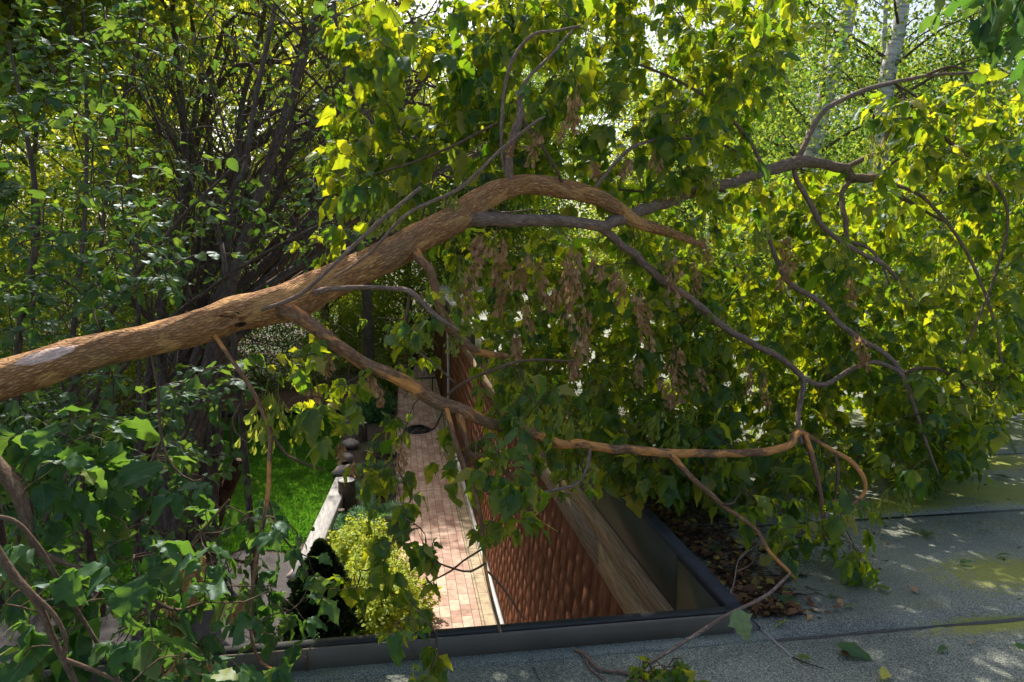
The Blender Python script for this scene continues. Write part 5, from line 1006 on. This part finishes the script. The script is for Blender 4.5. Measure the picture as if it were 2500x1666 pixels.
# ------------------------------------------------------------------ debris and fallen leaves on the roof
M['stick'] = barkmat('litter_stick', (.015,.010,.008), (.05,.032,.022), (.11,.075,.05), 60, .001)
b = MB(); L = Leaves(); n = 2600
f = R.uniform(0, 1, n); yl = 2.74 + f * 4.2; wl = np.abs(R.normal(0, 1, n)) * (.16 + .22 * np.minimum(1, f * 2)); xl = 1.5 + wl
for x, y in zip(xl[:1500], yl[:1500]):
    a = R.uniform(0, 6.28); ln = R.uniform(.02, .12); z = .008 + R.uniform(0, .045) * math.exp(-(x - 1.5) * 3)
    p = np.array([x, y, z]); e = p + np.array([math.cos(a) * ln, math.sin(a) * ln, R.uniform(-.006, .012)]); e[0] = max(e[0], 1.49); m = (p + e) / 2 + rndu() * ln * .12; m[2] = max(m[2], .006); e[2] = max(e[2], .006)
    tube(b, np.array([p, m, e]), [.0022, .0018, .001], 4, cap=False)
tag(b.build('twig_litter', M['stick']), 'dark dry twigs heaped along the roof side of the metal edging', 'litter', None, 'stuff')
mb = MB(); o = np.column_stack([xl, yl, .01 + R.uniform(0, .05, n) * np.exp(-(xl - 1.5) * 3)]); L.bulk(o, unit(np.column_stack([R.normal(0,1,n), R.normal(0,1,n), R.normal(0,.15,n)])), unit(rndu(n) * .5 + [0,0,1]), R.uniform(.02, .06, n)); L.emit(mb, OVATE)
tag(mb.build('leaf_litter', M['deadleaf'], None, True), 'brown decaying leaves heaped along the roof side of the metal edging', 'litter', None, 'stuff')
b = MB(); nn = 900; L = Leaves(); o = np.column_stack([R.uniform(1.5, 7, nn), R.uniform(2.7, 9, nn), np.full(nn, .010)]); L.bulk(o, unit(np.column_stack([R.normal(0,1,nn), R.normal(0,1,nn), np.zeros(nn)])), unit(rndu(nn) * .15 + [0,0,1]), R.uniform(.006, .03, nn)); L.emit(b, OVATE)
tag(b.build('leaf_crumbs', M['deadleaf'], None, True), 'tiny leaf crumbs scattered over the grey roof', 'litter', None, 'stuff')
FL = [ # x,y px, size m, template, material, label
 (2030,1458,.035,1,'fore','small round pale green leaf on the roof right of the drooping leaves'),
 (2052,1474,.045,0,'sambrown','curled orange-brown leaf touching the small round green leaf'),
 (2070,1486,.06,2,'maple','narrow green leaf just below the curled brown one'),
 (2085,1600,.13,0,'fore','large glossy green leaf lying at the bottom edge of the roof'),
 (2065,1600,.05,1,'deadleaf','dark red curled leaf at the tip of the large glossy leaf'),
 (2160,1655,.10,2,'yleaf','bright yellow long leaf at the very bottom edge'),
 (2300,1590,.05,1,'fore','dark green leaf with a long stalk on the blue-grey roof'),
 (2445,1360,.06,2,'fore','curled green leaf near the right edge above the mossy patch with painted yellow reflection'),
 (2355,1378,.065,1,'thick','dark oval leaf lying flat left of the mossy patch with painted yellow reflection'),
 (2400,1300,.05,2,'thick','thin blue-green leaf alone above the roof seam'),
 (2450,1170,.10,0,'thick','long dark leaf on the far roof near the right edge'),
 (2262,1305,.12,0,'thick','dark wilted leaf lying beside the roof seam'),
 (1960,1610,.05,1,'maple','small green leaf at the end of the sealant line'),
 (1975,1512,.04,0,'sambrown','reddish brown scrap right of the corner flashing'),
 (2232,1445,.05,1,'sambrown','pale pinkish leaf on the dark wet roof patch'),
 (2150,1440,.09,2,'maple','yellow-green narrow leaf on the dark wet roof patch'),
 (2370,1570,.03,0,'sambrown','tiny orange scrap near the bottom right'),
 (2490,1585,.05,2,'fore','pale green leaf cut by the right frame edge'),
 (1815,1465,.08,0,'yleaf','yellow leaf on the litter just behind the corner'),
 (1668,1300,.06,1,'yleaf','small yellow leaf on the litter beside the metal edge'),
 (1745,1355,.12,0,'fore','wide green leaf lying on the litter heap'),
 (1930,1480,.12,0,'fore','green leaf lying half under the drooping twigs'),
 (1905,1530,.07,2,'maple','pale narrow green leaf right of the corner flashing'),
 (1550,1640,.05,1,'thick','blue-grey leaf at the bottom edge in the middle of the roof'),
]
for x, y, s, tpl, mt, lab in FL:
    p = onz(x, y, .010); a = R.uniform(0, 6.28); d = np.array([math.cos(a), math.sin(a), .02]); mb = MB(); L = Leaves(); nr = np.array([0, 0, 1.]) + rndu() * .15
    c_ = p - d * s * .5; c_[2] = .014 + s * .16; L.add(c_, d, nr, s); L.emit(mb, [LEAFLET[tpl] if tpl != 1 else OVATE[0]], .15)
    q, r_ = smooth_path([c_, c_ - d * s * .3 - [0, 0, .004], c_ - d * s * .55 - [0, 0, s * .12]], [.0012, .001, .0008], .01); tube(mb, q, r_, 4, cap=False)
    tag(mb.build('fallen_leaf', M[mt], None, True), lab, 'fallen leaf', 'leaves fallen on the roof')
# leaf caught on the corner flashing
mb = MB(); L = Leaves(); p = at(1790, 1498, 2.72); L.add(p + [0, 0, .012], RT * .4 - UP * .8 - FW * .2, -FW + UP * .5, .13); L.emit(mb, [LEAFLET[3]], .1)
tag(mb.build('fallen_leaf', leafmat('pale_leaf', (.22,.30,.13), (.26,.34,.15), (.3,.4,.1), (.4,.5,.1), .3), None, True), 'pale green lobed leaf draped over the corner of the metal flashing', 'fallen leaf', 'leaves fallen on the roof')
def stick(name, pts, lab, r0, r1, mt='branch', side=[]):
    P3 = np.array([onz(x, y, z) for x, y, z in pts]); b = MB(); q, r_ = smooth_path(P3, np.linspace(r0, r1, len(P3)), .015); tube(b, q, r_, 8, .12)
    for s in side:
        q, r_ = smooth_path(np.array([onz(x, y, z) for x, y, z in s]), np.linspace(r1 * 1.4, r1 * .5, len(s)), .015); tube(b, q, r_, 6, .1)
    tag(b.build(name, M[mt], None, True), lab, 'twig', 'broken twigs on the roof')
stick('fallen_twig', [(1405,1588,.012),(1430,1600,.02),(1462,1632,.015),(1520,1642,.012),(1560,1660,.010),(1600,1690,.01)], 'crooked bare twig lying against the front flashing', .008, .005, 'branch', [[(1432,1602,.015),(1440,1630,.01),(1480,1664,.01)]])
stick('fallen_twig', [(1935,1605,.012),(1965,1618,.012),(2010,1632,.012)], 'short dark twig at the end of the sealant line', .003, .002, 'stick')
stick('fallen_twig', [(1765,1492,.06),(1790,1430,.12),(1802,1370,.2),(1822,1345,.22)], 'thin forked twig standing up behind the corner flashing', .004, .002, 'branch', [[(1803,1368,.2),(1835,1340,.22),(1865,1328,.2)], [(1800,1395,.17),(1830,1380,.15),(1850,1352,.12)]])
stick('fallen_twig', [(1300,1630,.01),(1312,1650,.01),(1322,1670,.01)], 'tiny dark twig at the bottom edge left of the crooked one', .002, .001, 'stick')
stick('fallen_twig', [(750,1640,.0),(752,1610,.07),(750,1590,.10),(768,1575,.11)], 'small pale forked twig leaning on the front flashing at left', .005, .002, 'twig', [[(752,1612,.07),(738,1600,.09)]])
